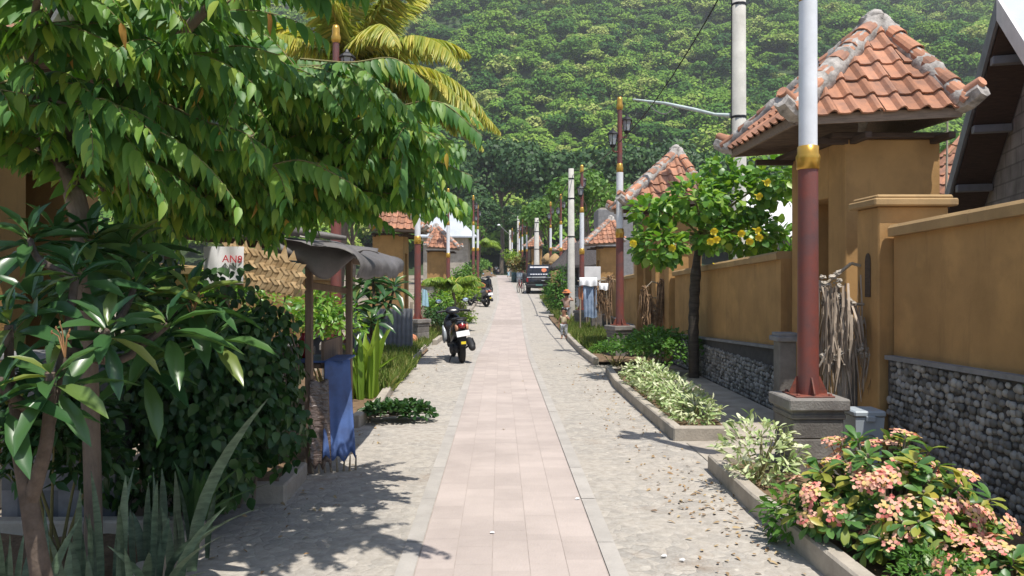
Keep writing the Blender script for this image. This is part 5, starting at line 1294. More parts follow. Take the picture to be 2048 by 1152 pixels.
# ------------------------------------------------------------------ dark vine mass over the stall's side
t = thing('climbing_vine', 'dark heart-leaved climbing vine mounded between the big tree and the stall', 'vine', (-2.1, 5.9, 0)); mb = MB()
for c, r, n in (((-2.35, 5.75, .95), (.52, .42, .62), 1900), ((-1.96, 5.7, .88), (.36, .40, .60), 1700), ((-1.78, 5.9, 1.05), (.22, .36, .48), 700), ((-2.95, 6.0, 1.3), (.5, .45, .85), 1100), ((-2.05, 5.45, .50), (.30, .36, .36), 800), ((-1.62, 5.75, .62), (.16, .3, .3), 260), ((-2.2, 5.35, .9), (.3, .25, .35), 500), ((-2.25, 6.1, 1.68), (.30, .10, .17), 85), ((-2.55, 5.4, .75), (.36, .4, .68), 1100), ((-1.95, 5.2, .45), (.26, .25, .28), 380), ((-2.8, 5.6, 1.75), (.35, .3, .35), 420)):
    d = rdir(n); p = d*(NR.uniform(.55, 1.08, n)**.5)[:, None]*np.array(r)+np.array(c)-np.array(t.location)
    yd = d*np.array([.5, .5, .1])+NR.normal(0, .3, (n, 3)); yd[:, 2] -= .7; zd = d+NR.normal(0, .6, (n, 3))+np.array([0, -.2, .3]); L = NR.uniform(.045, .10, n)
    p = p+NR.normal(0, .035, (n, 3)); scatter(mb, LEAF_OV, p, yd, zd, L, L*.72, 0, True)
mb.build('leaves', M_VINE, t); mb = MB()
for k in range(16):
    a = Vector((R.uniform(-.5, .4), R.uniform(-.3, .3), 0)); tube(mb, smooth_path([a, a+Vector((R.uniform(-.2, .2), R.uniform(-.2, .2), .7)), a+Vector((R.uniform(-.3, .3), R.uniform(-.2, .2), 1.0)), a+Vector((R.uniform(-.4, .4), R.uniform(-.3, .2), 1.3))], 4), [.014, .004], 5)
mb.build('stems', M_BARK, t)

for c, r, n, lab in (((-2.62, 4.55, .62), (.42, .36, .62), 900, 'dark leafy shrub in front of the grey checkered wall, behind the frangipani stems'), ((-3.05, 4.3, .8), (.5, .4, .8), 700, 'dark leafy shrub at the left edge beyond the frangipani')):
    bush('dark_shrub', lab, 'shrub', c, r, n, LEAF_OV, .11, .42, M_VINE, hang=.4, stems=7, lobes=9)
# ------------------------------------------------------------------ coconut palms
def frond(mbl, mbr, b, az, el, L, droop, n=46, ll=.62, tw_=0.0, wid=.032):
    h = Vector((math.cos(az), math.sin(az), 0)); v = (h*math.cos(el)+Vector((0, 0, 1))*math.sin(el)); p = b.copy(); pts = [p.copy()]; ts = [v.copy()]
    for i in range(n):
        v = (v+Vector((0, 0, -1))*(droop/n)*(0.4+1.2*i/n)).normalized(); p = p+v*(L/n); pts.append(p.copy()); ts.append(v.copy())
    tube(mbr, pts[::3]+[pts[-1]], [.028, .018, .006], 6)
    P, Yd, Zd, Ls = [], [], [], []
    for i in range(6, n+1):
        u = i/n; t = ts[i]; sd = t.cross(Vector((0, 0, 1)))
        sd = sd.normalized() if sd.length > .05 else Vector((-h.y, h.x, 0)); up = sd.cross(t); ln = ll*(math.sin(PI*min(1, .12+.86*u))**.6)
        for s in (-1, 1):
            for q in (0, .33, .66):
                P.append(tuple(lerp(pts[i-1], pts[i], q))); Yd.append(tuple(sd*s*R.uniform(.55, .8)+t*R.uniform(.4, .6)+Vector((0, 0, -.35-.5*R.random())))); Zd.append(tuple(up+sd*s*.25)); Ls.append(ln*R.uniform(.85, 1.1))
    scatter(mbl, LEAF_ST, np.array(P), np.array(Yd), np.array(Zd), np.array(Ls), wid, 0, True)
def palm(label, base, top, fronds, group='palms', ll=.62, m=None, tr=.11, wid=.05, rib=None):
    t = thing('coconut_palm' if ll > .4 else 'palm', label, 'palm', base, group=group); B = Vector(base); T_ = Vector(top)
    mb = MB(); tube(mb, [p-B for p in smooth_path([B, lerp(B, T_, .5)+Vector((.06, 0, 0)), T_], 6)], [tr*1.3, tr, tr*.8], 12); mb.build('trunk', M_BARK, t)
    ml, mr = MB(), MB()
    for az, el, L, dr in fronds: frond(ml, mr, T_-B, az, el, L, dr, ll=ll, wid=wid)
    mr.build('midribs', rib or M_MIDRIB, t); ml.build('fronds', m or M_COCO, t); return t
fz = [(.25, .75, 2.7, 1.5), (-.1, .28, 3.2, 1.7), (-.5, .15, 2.9, 1.6), (.6, 1.1, 2.6, 1.2), (1.2, .7, 2.8, 1.3), (2.0, .8, 2.8, 1.4), (2.7, .5, 3.0, 1.5), (3.3, .8, 2.8, 1.4), (4.0, .5, 2.8, 1.5), (4.6, .9, 2.6, 1.4), (5.2, .55, 2.9, 1.6), (5.6, 1.0, 2.5, 1.2), (-.25, .0, 2.7, 1.5), (.1, -.35, 2.4, 1.3), (5.0, 1.35, 2.3, .6), (3.6, 1.3, 2.2, .7), (-.9, -.2, 2.4, 1.3), (-.15, -.1, 3.2, 1.2), (-.35, -.45, 2.9, .9), (.3, .2, 3.0, 1.7), (-.6, .55, 3.1, 1.8), (.05, .05, 3.3, 1.1), (-.3, .1, 3.2, 1.4)]
palm('yellow-green coconut palm whose fronds arch out behind the big tree crown', (-3.35, 15.2, 0), (-2.95, 15.0, 5.75), fz)
small = lambda n, L: [(k*2*PI/n+R.uniform(-.2, .2), R.uniform(.35, 1.1), L*R.uniform(.8, 1.15), R.uniform(1.2, 1.8)) for k in range(n)]
palm('small dark feather palm standing behind the nearer black scooter', at(905, 640, 25.5), at(905, 575, 25.5), small(11, 1.1), ll=.34, m=M_LIME, tr=.06, wid=.035)
palm('bright palm beside the far pair of lamp posts on the left', (-1.95, 62, g(62)), (-1.6, 62, 4.6), small(10, 2.0), ll=.5, m=M_LIME, tr=.1, wid=.06)

# ------------------------------------------------------------------ right: yellow-flowered tree
t = thing('flowering_tree', 'small tree with dark ringed trunk, rounded leaves and yellow trumpet flowers', 'tree', (3.36, 13.3, .08)); B = t.location.copy()
mb = MB(); pts = smooth_path([at(1388, 765, 13.3), at(1387, 650, 13.3), at(1392, 540, 13.3), at(1402, 455, 13.35)], 8); tube(mb, [p-B for p in pts], [.082+.012*(i % 2) for i in range(len(pts)-8)]+[.07, .065, .06, .055, .05, .045, .04, .035], 12); mb.build('trunk', M_DBARK, t)
mb = MB(); top = at(1402, 455, 13.35); lv = MB(); fl = MB()
CR = [((1470, 400, 13.6), (.62, .6, .52), 520), ((1550, 360, 13.2), (.45, .5, .42), 330), ((1390, 400, 13.0), (.5, .5, .35), 300), ((1305, 420, 12.8), (.38, .4, .2), 150), ((1318, 490, 12.7), (.42, .4, .32), 330), ((1500, 470, 13.5), (.55, .5, .38), 380), ((1440, 345, 13.7), (.35, .4, .3), 170), ((1560, 480, 13.9), (.35, .4, .3), 170), ((1420, 470, 13.1), (.35, .3, .25), 130)]
for c, r, n in CR:
    c = at(*c); tube(mb, [p-B for p in smooth_path([top-Vector((0, 0, .15)), lerp(top, c, .5)+Vector((0, 0, .06)), c], 4)], [.028, .01], 6)
    d = rdir(n); p = d*(NR.uniform(.3, 1.1, n)**.5)[:, None]*np.array(r)+np.array(c-B)
    yd = d+NR.normal(0, .5, (n, 3)); yd[:, 2] -= .25; zd = d*.6+np.array([0, -.15, .9])+NR.normal(0, .4, (n, 3)); L = NR.uniform(.10, .175, n); scatter(lv, LEAF_RD, p, yd, zd, L, L*.75, 0, True)
for c in ((1427, 462, 12.6), (1432, 478, 12.6), (1422, 482, 12.6), (1482, 466, 12.7), (1513, 460, 12.7), (1518, 474, 12.7), (1516, 392, 12.7), (1532, 364, 12.6), (1434, 530, 12.8), (1500, 482, 12.8), (1345, 495, 12.4), (1268, 486, 12.4)):
    fl = MB(); c = at(*c)-B; ax = Vector((R.uniform(-.5, .5), -.8, -.3)).normalized(); u = ax.orthogonal().normalized(); v = ax.cross(u)
    for k in range(5):
        a = k*2*PI/5; d = u*math.cos(a)+v*math.sin(a); scatter(fl, PETAL, [tuple(c)], [tuple(d+ax*.55)], [tuple(ax-d*.4)], .078, .062, 0, True)
    tube(fl, [c-ax*.1, c-ax*.03, c+ax*.02], [.008, .016, .028], 6); fl.build('flower', M_YFLOW, t)
mb.build('branches', M_TWIG, t); lv.build('leaves', M_YTREE, t)

# ------------------------------------------------------------------ right: pink crown-of-thorns bush in the foreground
def spurge(label, lobes, seed):
    c = lobes[0][0]; t = thing('flowering_bush', label, 'flowering bush', (c[0], c[1], .05), group=None); mb, stem = MB(), MB()
    for C, r, nfl, nro in lobes: spurge_lobe(t, mb, stem, np.array(C), np.array(r), nfl, nro)
    stem.build('stems', M_BARK, t); mb.build('leaves', M_EUPH, t); return t
def spurge_lobe(t, mb, stem, C, r, nfl, nro):
    B = np.array(t.location)
    def surf(lo=-.15):
        while True:
            d = rdir(1)[0]
            if d[2] > lo and d[1] < .75: return d
    for k in range(nro):
        d = surf(); p = C+d*r*NR.uniform(.55, 1.12)-B; ax = Vector(d*np.array([.7, .7, 1])+np.array([0, -.1, .5])).normalized()
        u = ax.orthogonal().normalized(); v = ax.cross(u); n = R.randint(7, 11); P, Yd, Zd, Ls = [], [], [], []
        for i in range(n):
            an = i*2.4+R.random(); el = R.uniform(-.15, .95); h = u*math.cos(an)+v*math.sin(an); dd = h*math.cos(el)+ax*math.sin(el)
            P.append(tuple(Vector(p)-ax*R.uniform(0, .05))); Yd.append(tuple(dd)); Zd.append(tuple(ax*math.cos(el)-h*math.sin(el))); Ls.append(R.uniform(.07, .13))
        Ls = np.array(Ls); scatter(mb, LEAF_OB, np.array(P), np.array(Yd), np.array(Zd), Ls, Ls*.42, 0, True)
        b = np.array([d[0]*r[0]*.25, d[1]*r[1]*.25, 0]); tube(stem, smooth_path([b, (b+p)/2+np.array([0, 0, .05]), p], 3), [.013, .008], 5)
    for k in range(nfl):
        fl = MB(); d = surf(-.05); p = Vector(C+d*r*NR.uniform(.85, 1.2)-B); ax = Vector(d*np.array([.8, .9, .7])+np.array([0, -.25, .55])).normalized(); u = ax.orthogonal().normalized(); v = ax.cross(u); n = R.randint(9, 17); sz = R.uniform(.8, 1.1)
        for i in range(n):
            a = i*2.4; rr = .064*sz*math.sqrt((i+.4)/n); cc = p+(u*math.cos(a)+v*math.sin(a))*rr+ax*(.03-rr*rr*4.5); al = (ax+(u*math.cos(a)+v*math.sin(a))*rr*7+Vector((R.gauss(0, .15),)*3)).normalized(); w_ = al.orthogonal().normalized(); w2 = al.cross(w_); q = R.uniform(0, PI)
            dd = w_*math.cos(q)+w2*math.sin(q)
            for s in (-1, 1): scatter(fl, PETAL, [tuple(cc-dd*s*.002)], [tuple(dd*s+al*.12)], [tuple(al)], .020*sz*R.uniform(.85, 1.2), .026*sz, 0, True)
        fl.build('flower_head', M_PINK, t); tube(stem, [p-ax*.12, p-ax*.02], .004, 4)
spurge('big crown-of-thorns bush with salmon and cream flower heads in the right foreground', [((2.38, 4.72, .34), (.44, .42, .40), 34, 86), ((2.06, 4.8, .24), (.24, .34, .28), 13, 42), ((2.76, 4.75, .20), (.28, .36, .28), 11, 44), ((2.42, 4.35, .18), (.34, .2, .26), 13, 44)], 1)
spurge('smaller crown-of-thorns bush with pink flower heads at the bottom right corner', [((2.66, 4.02, .10), (.34, .24, .22), 15, 36)], 2)
bush('herb', 'small bright green ferny herb under the pink flowering bush', 'herb', (2.26, 3.98, .12), (.22, .2, .2), 900, LEAF_OV, .035, .45, M_WEED, hang=-.3, stems=6)
bush('herb', 'green leafy weed at the kerb left of the pink flowering bush', 'herb', (1.93, 5.05, .16), (.18, .25, .16), 200, LEAF_OB, .09, .4, M_WEED, hang=-.1, stems=4)
t = thing('leafy_shoot', 'leafy shoot reaching into view at the right edge before the wall', 'shoot', (2.86, 3.95, .08)); mb = MB(); tube(mb, smooth_path([(0, 0, 0), (.05, 0, .9), (-.02, 0, 1.75), (-.08, 0, 2.25)], 5), [.012, .004], 6); mb.build('stem', M_TWIG, t)
mb = MB(); n = 26; zz = NR.uniform(1.0, 2.25, n); P = np.stack([np.full(n, -.01), np.zeros(n), zz], 1); yd = rdir(n)*np.array([1, 1, .3]); yd[:, 0] -= .15; yd[:, 2] -= .45; scatter(mb, LEAF_OV, P, yd, np.tile([0, -.6, .7], (n, 1)), NR.uniform(.1, .17, n), .075, 0, True); mb.build('leaves', M_YTREE, t)

# ------------------------------------------------------------------ right: variegated shrubs, weeds, hedges
GV = 'variegated shrubs in the kerbed bed'
for x, y, h, lab in ((2.12, 6.28, .47, 'white-variegated shrub growing against the nearest lamp pedestal'), (2.22, 8.85, .26, 'low variegated shrub at the near end of the row, by the ramp'), (2.24, 9.5, .36, 'variegated shrub, second from the ramp in the kerbed row'), (2.2, 10.2, .38, 'variegated shrub in the middle of the kerbed row'), (2.2, 10.95, .40, 'variegated shrub just beyond the middle of the kerbed row'), (2.18, 11.7, .38, 'variegated shrub at the far end of the row, touching the green weeds')):
    bush('variegated_shrub', lab, 'shrub', (x, y, .08+h/2), (.30 if h < .5 else .25, .31 if h < .5 else .3, h/2+.03), 460 if h < .5 else 620, LEAF_OB, .085, .36, M_VARI, GV, hang=-.35, stems=7)
bush('weed_bush', 'bright green weedy bush covering the bed before the ringed trunk', 'bush', (2.72, 13.7, .42), (.85, .9, .47), 1900, LEAF_OB, .10, .42, M_WEED, hang=-.1, stems=8, lobes=9)
bush('weed_bush', 'green weedy bush around the foot of the second lamp pedestal', 'bush', (2.32, 15.4, .26), (.55, .9, .3), 800, LEAF_OB, .09, .42, M_WEED, hang=-.1, stems=6, lobes=7)
bush('conical_shrub', 'dark conical shrub standing left of the concrete pole behind the children', 'shrub', (2.55, 33.6, 1.15), (.5, .5, 1.0), 900, LEAF_OB, .17, .4, M_WEED, hang=.1, stems=5, z0=.25)
bush('conical_shrub', 'tall dark shrub pressed against the concrete pole behind the children', 'shrub', (2.85, 34.2, 1.3), (.5, .6, 1.2), 900, LEAF_OB, .16, .4, M_DKG, hang=.1, stems=5, z0=.28)
bush('croton_bush', 'reddish green croton bush above the drums left of the car', 'bush', (1.75, 70, g(70)+1.3), (1.15, 1.0, 1.4), 900, LEAF_OB, .3, .4, M_CROT, stems=5, z0=g(70), lobes=8)
bush('lime_bush', 'lime green bush left of the tight row of far lamp posts', 'bush', (1.25, 76, g(76)+2.0), (.9, .9, 1.3), 700, LEAF_OB, .3, .4, M_LIME, stems=5, z0=g(76), lobes=8)
bush('verge_shrub', 'green shrub on the verge between the black car and the kerb', 'shrub', (2.75, 40, g(40)+.5), (.6, .9, .6), 600, LEAF_OB, .15, .4, M_WEED, stems=4, lobes=6)

# ------------------------------------------------------------------ left: bushes along the verge
for nm, lab, c, r, n, L, m in (
    ('lime_bush', 'lime green bush beside the head of the nearer black scooter', (-1.42, 29.0, 1.0), (.72, .9, .85), 1500, .15, M_LIME),
    ('lime_bush', 'yellow-green round bush low behind the nearer scooter mirror', (-1.20, 26.0, .42), (.42, .5, .42), 600, .11, M_LIME),
    ('verge_bush', 'mixed green bush with yellow leaves left of the small dark palm', (-2.15, 24.5, .9), (.62, .8, .85), 1100, .13, M_YTREE),
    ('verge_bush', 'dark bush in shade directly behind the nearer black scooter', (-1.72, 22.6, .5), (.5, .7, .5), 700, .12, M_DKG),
    ('verge_bush', 'leafy bush in front of the tiled gate with mortar streaks', (-2.05, 32.5, 1.0), (.8, .9, .95), 1100, .15, M_MIDT),
    ('verge_bush', 'tall green bush left of the paired lamp posts', (-2.1, 41, g(41)+1.1), (.8, 1.0, 1.2), 1000, .18, M_MIDT),
    ('verge_bush', 'bushy greenery at the road edge beyond the farther scooter', (-1.9, 55, g(55)+1.0), (.9, 1.5, 1.2), 900, .22, M_DKG),
    ('verge_bush', 'green bush at the road edge before the sand heap', (-2.0, 78, g(78)+1.1), (1.1, 2.5, 1.3), 900, .28, M_MIDT),
    ('verge_bush', 'leafy bush seen through the frame of the stall', (-2.45, 10.6, .95), (.55, .6, .75), 800, .11, M_YTREE),
    ('verge_bush', 'thick green bush behind the stall and the woven mat', (-3.1, 9.2, 1.2), (.7, .7, 1.0), 900, .12, M_YTREE)):
    bush(nm, lab, 'bush', c, r, n, LEAF_OB, L, .45, m, stems=6, lobes=9, hang=.1)
t = bush('cut_branches', 'heap of cut leafy branches lying on the left edge of the road', 'branches', (-1.2, 9.35, .10), (.52, .26, .15), 900, LEAF_RD, .07, .7, M_DKG, stems=0, lobes=14, hang=-.2)
mb = MB()
for k in range(9): a = Vector((R.uniform(-.55, .1), R.uniform(-.15, .15), R.uniform(-.06, .03))); tube(mb, [a, a+Vector((R.uniform(.3, .6), R.uniform(-.15, .1), R.uniform(-.02, .05)))], [.01, .004], 5)
mb.build('stems', M_BARK, t)

# ------------------------------------------------------------------ trees at the end of the street and behind the houses
def make_tree(h, r, n, m, leaf, lobes=11, flat=.85):
    t = thing('tree', None, 'tree'); c = h-r*flat*.85; mb = MB()
    tube(mb, smooth_path([(0, 0, -.3), (.02*h, 0, c*.4), (-.01*h, .01*h, c)], 5), [h*.022, h*.016, h*.01], 10); mb.build('trunk', M_BARK, t)
    mb = MB()
    for k in range(7):
        a = k*.9+R.random(); e = Vector((math.cos(a)*r*.7, math.sin(a)*r*.7, c+R.uniform(-.1, .5)*r)); b = Vector((0, 0, c*R.uniform(.55, .85))); tube(mb, smooth_path([b, lerp(b, e, .5)+Vector((0, 0, .1*r)), e], 4), [h*.008, h*.002], 6)
    mb.build('limbs', M_BARK, t)
    p, d = crown_pts(n, lobes, flat); p = p*r+np.array([0, 0, c]); zd = d+NR.normal(0, .45, (n, 3)); yd = np.cross(zd, rdir(n)); s = leaf*NR.uniform(.6, 1.3, n); mb = MB(); scatter(mb, CL, p, yd, zd, s, s*1.1, 0, False); mb.build('crown', m, t); return t
PT = [make_tree(14, 5.6, 5200, M_ENDT, .42), make_tree(13, 5.0, 4600, M_ENDT, .38, 14), make_tree(6.5, 2.4, 2200, M_MIDT, .22), make_tree(9, 3.6, 2600, M_MIDT, .30, 9)]
GT = 'tall dark trees at the end of the street'; used = set()
def put(k, x, y, s, rz, lab, grp):
    o = PT[k] if k not in used else copy_tree(PT[k]); used.add(k); o.location = (x, y, g(y)); o.scale = (s, s, s*R.uniform(.95, 1.08)); o.rotation_euler = (0, 0, rz); o['label'] = lab; o['group'] = grp
for k, x, y, s, rz, lab in (
    (0, -7.4, 122, 1.35, .3, 'tall dark tree above the grey pyramid roof at the street end'), (1, .2, 140, 1.75, 1.0, 'tallest dark tree rising straight above the end of the road'), (0, 7.0, 128, 1.4, 2.2, 'dark tree to the right of the tallest one above the road end'),
    (1, -3.0, 116, .88, 3.0, 'low dark tree shading the people at the road end, left side'), (0, 4.6, 118, .86, 4.1, 'low dark tree over the distant drums and lamp row'), (1, 13.5, 125, 1.5, 5.1, 'dark tree behind the leaning conduit and second lamp'),
    (0, -15.0, 120, 1.3, .9, 'dark tree behind the hanging palm fronds'), (1, 21, 122, 1.45, 1.9, 'dark tree above the second tiled gate roof'), (0, 30, 126, 1.5, 2.6, 'dark tree behind the yellow-flowered tree'), (1, 40, 120, 1.4, .1, 'dark tree glimpsed beside the nearest gate roof'),
    (0, -26, 122, 1.5, 1.4, 'dark tree hidden mostly behind the big left crown'), (1, .9, 152, 1.0, .4, 'dark tree closing off the road end behind the white-shirted person')):
    put(k, x, y, s, rz, lab, GT)
GB = 'bright green trees behind the houses'
for k, x, y, s, rz, lab in (
    (2, 6.6, 58, 1.25, .3, 'bright lime tree behind the concrete pole and third lamp'), (2, 4.2, 66, 1.0, 1.3, 'bright tree between two lamp posts above the black car'), (3, 10.5, 62, .9, 2.3, 'bright tree behind the second tiled gate roof'),
    (3, 15, 40, .72, .9, 'green tree behind the white corrugated shed'), (2, 12.0, 27, .9, 2.0, 'small green tree right of the white shed roof'), (2, -4.2, 84, 1.0, .9, 'bright tree on the left beyond the paired lamps'), (3, -5.4, 75, .8, 1.9, 'green tree right of the grey pyramid roof'),
    (3, -8.5, 44, .8, .2, 'green tree left of the grey pyramid roof behind the palm'), (2, -7.0, 24, 1.0, 1.1, 'green tree behind the coconut palm trunk'), (3, -9.5, 16, .8, 1.4, 'leafy tree behind the shaded gate house on the left'), (3, 27, 60, 1.0, .5, 'green tree far right behind the nearest gate house'), (3, 22, 34, .8, 3.5, 'green tree behind the grey block house')):
    put(k, x, y, s, rz, lab, GB)
mb = MB()
for _ in range(40): blob(mb, at(R.uniform(1165, 1190), R.uniform(430, 455), 58), (.14, .14, .1), 0, .2)

# ------------------------------------------------------------------ grass and litter
def grass(label, x0, x1, y0, y1, n, h, m=M_GRASS, z=0.04):
    x = NR.uniform(x0, x1, n); y = NR.uniform(y0, y1, n); k = NR.uniform(0, 1, n) < .35+.65*(np.sin(x*5.1)*np.sin(y*3.3+x) > -.25); x, y = x[k], y[k]; n = len(x)
    P = np.stack([x, y, np.array([g(v) for v in y])+z], 1); yd = NR.normal(0, .38, (n, 3)); yd[:, 2] = 1; L = h*NR.uniform(.4, 1.2, n); mb = MB(); scatter(mb, LEAF_ST, P, yd, rdir(n)*np.array([1, 1, .1]), L, np.maximum(.008, L*.05), 0, True)
    o = mb.build('grass', m); return tag(o, label, 'grass', kind='stuff')
grass('tufty green grass on the right verge around the third lamp pedestal', 2.05, 3.3, 17.5, 27, 7000, .26)
grass('rough grass on the left verge by the rusty scrap and dark pedestal', -2.9, -1.85, 15, 22, 7000, .26)
grass('clump of grass on the left verge beside the frangipani', -2.3, -1.62, 11.2, 15, 4000, .30)
grass('sparse grass along the far right kerb', 2.2, 3.4, 28, 44, 3000, .3)
grass('sparse grass along the far left verge behind the scooter', -2.3, -1.55, 22, 36, 4000, .25)
n = 620; x = np.concatenate([NR.uniform(1.2, 1.88, 230), NR.uniform(-1.8, -1.2, 180), NR.uniform(-1.9, 1.9, 60), NR.normal(1.6, .2, 150)]); y = np.concatenate([NR.uniform(3, 16, 230), NR.uniform(4, 22, 180), NR.uniform(5, 40, 60), NR.normal(5.6, .8, 150)])
P = np.stack([x, y, np.full(n, .008)], 1); yd = rdir(n)*np.array([1, 1, .12]); mb = MB(); scatter(mb, LEAF_OV, P, yd, np.array([0, 0, 1])+NR.normal(0, .25, (n, 3)), NR.uniform(.02, .065, n), .022, 0, True); tag(mb.build('leaf_litter', M_LITTER), 'scattered dry fallen leaves along both sides of the road', 'leaf litter', kind='stuff')
for px, py, lab in ((1365, 1123, 'small white scrap on the cobbles right of the brick strip, near the bottom'), (1328, 1115, 'tiny white scrap on the cobbles beside the lower right paving edge'), (1155, 1000, 'white pebble-like scrap lying on the right edge strip'), (888, 733, 'white paper scrap lying just behind the black scooter'), (985, 1068, 'white speck of litter on the brick strip near the bottom')):
    Y = F*EYE/(py-CY); p = at(px, py, Y); mb = MB(); blob(mb, (0, 0, .008), (.012+.001*Y, .011, .006), 0, .25, smooth=False); o = mb.build('paper_scrap', M_CLOTHW); o.location = (p.x, p.y, .004); tag(o, lab, 'litter', 'white scraps of litter on the road')
# ------------------------------------------------------------------ left side: beds, stall, fence, scrap, far roofs
def tiles_mat():
    m, N, K, b = nodes('checkered_grey_tiles')
    tc = nd(N, 'ShaderNodeTexCoord'); ck = nd(N, 'ShaderNodeTexChecker', Scale=3.6); K.new(tc.outputs['Object'], ck.inputs['Vector']); ck.inputs['Color1'].default_value = c4((.17, .17, .18)); ck.inputs['Color2'].default_value = c4((.09, .095, .105))
    no = nd(N, 'ShaderNodeTexNoise', Scale=9.0, Detail=6.0); K.new(tc.outputs['Object'], no.inputs['Vector']); r = ramp(N, [(.3, (.7,)*3), (.7, (1.2,)*3)]); K.new(no.outputs['Fac'], r.inputs[0])
    K.new(mixc(N, K, 1.0, ck.outputs['Color'], r.outputs[0], 'MULTIPLY'), b.inputs['Base Color']); b.inputs['Roughness'].default_value = .55; return m
t = bed('shaded kerbed bed holding the frangipani and snake plants', [(-3.4, 5.05), (-1.98, 5.05), (-1.95, 3.6), (-1.93, 1.5)]); soil(t, -3.4, -2.02, 1.5, 5.0, .05)
t = bed('concrete kerbed bed under the climbing vine and stall', [(-2.7, 5.95), (-1.70, 5.95), (-1.72, 6.6)]); soil(t, -3.0, -1.76, 6.0, 8.8, .05)
t = bed('left verge kerb from the stall to the dark lamp pedestal', [(-2.4, 9.0), (-1.68, 9.0), (-1.60, 10.2), (-1.68, 11.6), (-1.80, 14), (-1.86, 19)]); soil(t, -3.4, -1.74, 9.06, 19, .04)
t = bed('left verge kerb running on beyond the dark lamp pedestal', [(-1.75, 20.5), (-1.62, 25), (-1.40, 31), (-1.2, 40)])
t = thing('tiled_wall', 'low wall clad in grey checkered tiles behind the frangipani stems', 'wall', (-3.0, 5.35, 0)); mb = MB(); box(mb, (0, 0, .58), (.78, .24, 1.16), bev=.006); mb.build('tiled_face', tiles_mat(), t); mb = MB(); box(mb, (0, 0, 1.185), (.84, .30, .05), bev=.01); mb.build('coping', M_GREYCAP, t)

STALL = thing('market_stall', 'wooden roadside stall frame with sagging grey tarpaulin roof', 'stall', (-2.2, 7.4, 0)); SO = STALL.location.copy()
M_POST = mat('weathered_post', (.235, .17, .125), .85, .3, 7, col2=(.13, .09, .065), stretch=(1, 1, .2), bump=.3)
M_TARP = mat('grey_tarpaulin', (.15, .14, .14), .62, .2, 4, col2=(.10, .093, .092), bump=.25, bscale=14)
for x, y, h, w_ in ((-1.69, 6.82, 1.98, .062), (-1.52, 7.75, 1.9, .06), (-2.95, 6.85, 2.2, .06), (-2.95, 8.3, 2.2, .06), (-1.62, 8.3, 1.95, .055)):
    mb = MB(); box(mb, (x-SO.x, y-SO.y, h/2), (w_, w_, h), rz=R.uniform(-.1, .1), bev=.006); mb.build('post', M_POST, STALL)
for a, b in (((-2.98, 6.8, 2.12), (-1.6, 6.8, 1.96)), ((-1.66, 6.75, 1.93), (-1.5, 8.4, 1.9)), ((-2.95, 6.8, 2.14), (-2.95, 8.4, 2.14)), ((-1.69, 6.86, 1.66), (-1.55, 7.75, 1.60))):
    mb = MB(); a, b = Vector(a)-SO, Vector(b)-SO; d = (b-a); L = d.length; X_ = d.normalized(); Y_ = Vector((0, 0, 1)).cross(X_).normalized(); box(mb, (a+b)/2, (L, .045, .06), M=Matrix((X_, Y_, X_.cross(Y_))).transposed(), bev=.005); mb.build('beam', M_POST, STALL)
mb = MB(); box(mb, (-2.15-SO.x, 7.35-SO.y, .93), (1.1, .8, .04), bev=.006); box(mb, (-2.15-SO.x, 7.35-SO.y, .5), (1.0, .7, .03)); box(mb, (-1.60-SO.x, 7.35-SO.y, 1.03), (.03, .8, .24)); mb.build('counter', M_POST, STALL)
mb = MB(); nx, ny = 34, 18; V = []
for j in range(ny+1):
    v = j/ny; y = lerp(6.30, 8.55, v)
    for i in range(nx+1):
        u = i/nx
        if u < .62: x = lerp(-3.1, -1.62, u/.62); z = lerp(2.24, 2.05, u/.62)-.05*math.sin(u/.62*PI*2)**2
        else:
            q = (u-.62)/.38; a = q*2.0; x = -1.62+.50*math.sin(min(a, 1.75))*1.12; z = 2.03-.17*(1-math.cos(a))+.02*math.sin(v*9)
            if v < .35: x -= .10*(1-v/.35)*q; z -= .09*(1-v/.35)*q
            z -= .05*math.sin(v*PI)*q
        z += .018*math.sin(x*9+v*11)+.012*math.sin(y*14+u*7); V.append((x-SO.x, y-SO.y+.02*math.sin(x*12), z))
mb.add(V, [(j*(nx+1)+i, j*(nx+1)+i+1, (j+1)*(nx+1)+i+1, (j+1)*(nx+1)+i) for j in range(ny) for i in range(nx)], 0, True)
tp = mb.build('tarpaulin', M_TARP, STALL); sd = tp.modifiers.new('solid', 'SOLIDIFY'); sd.thickness = .006
mb = MB(); n, k = 30, 12; V = []
for j in range(k+1):
    v = j/k
    for i in range(n+1):
        u = i/n; x = lerp(-1.86, -1.06, u); drop = (.10+.22*math.sin(PI*min(1, u*1.15))**.8)*(1-.35*u)
        y = 6.36+.35*u-.10*math.sin(v*PI*.8)+.02*math.sin(u*21+v*3)*v; z = 2.07-.09*u-drop*v+.05*v*v*math.sin(u*9)
        V.append((x-SO.x+.03*v*math.sin(u*7), y-SO.y, z))
mb.add(V, [(j*(n+1)+i, j*(n+1)+i+1, (j+1)*(n+1)+i+1, (j+1)*(n+1)+i) for j in range(k) for i in range(n)], 0, True); fp = mb.build('front_flap', M_TARP, STALL); sd = fp.modifiers.new('solid', 'SOLIDIFY'); sd.thickness = .005
mb = MB(); tube(mb, [Vector(p)-SO for p in smooth_path([(-3.0, 6.42, 2.29), (-2.3, 6.40, 2.22), (-1.75, 6.40, 2.12), (-1.3, 6.5, 2.06)], 5)], [.03, .04, .045, .02], 9); mb.build('rolled_edge', M_TARP, STALL)
mb = MB(); tube(mb, [Vector(p)-SO for p in smooth_path([(-1.66, 6.38, 2.07), (-1.4, 6.5, 2.02), (-1.25, 6.75, 1.90), (-1.22, 6.8, 1.76)], 6)], .008, 5); mb.build('tie_string', M_CPOLE, STALL)

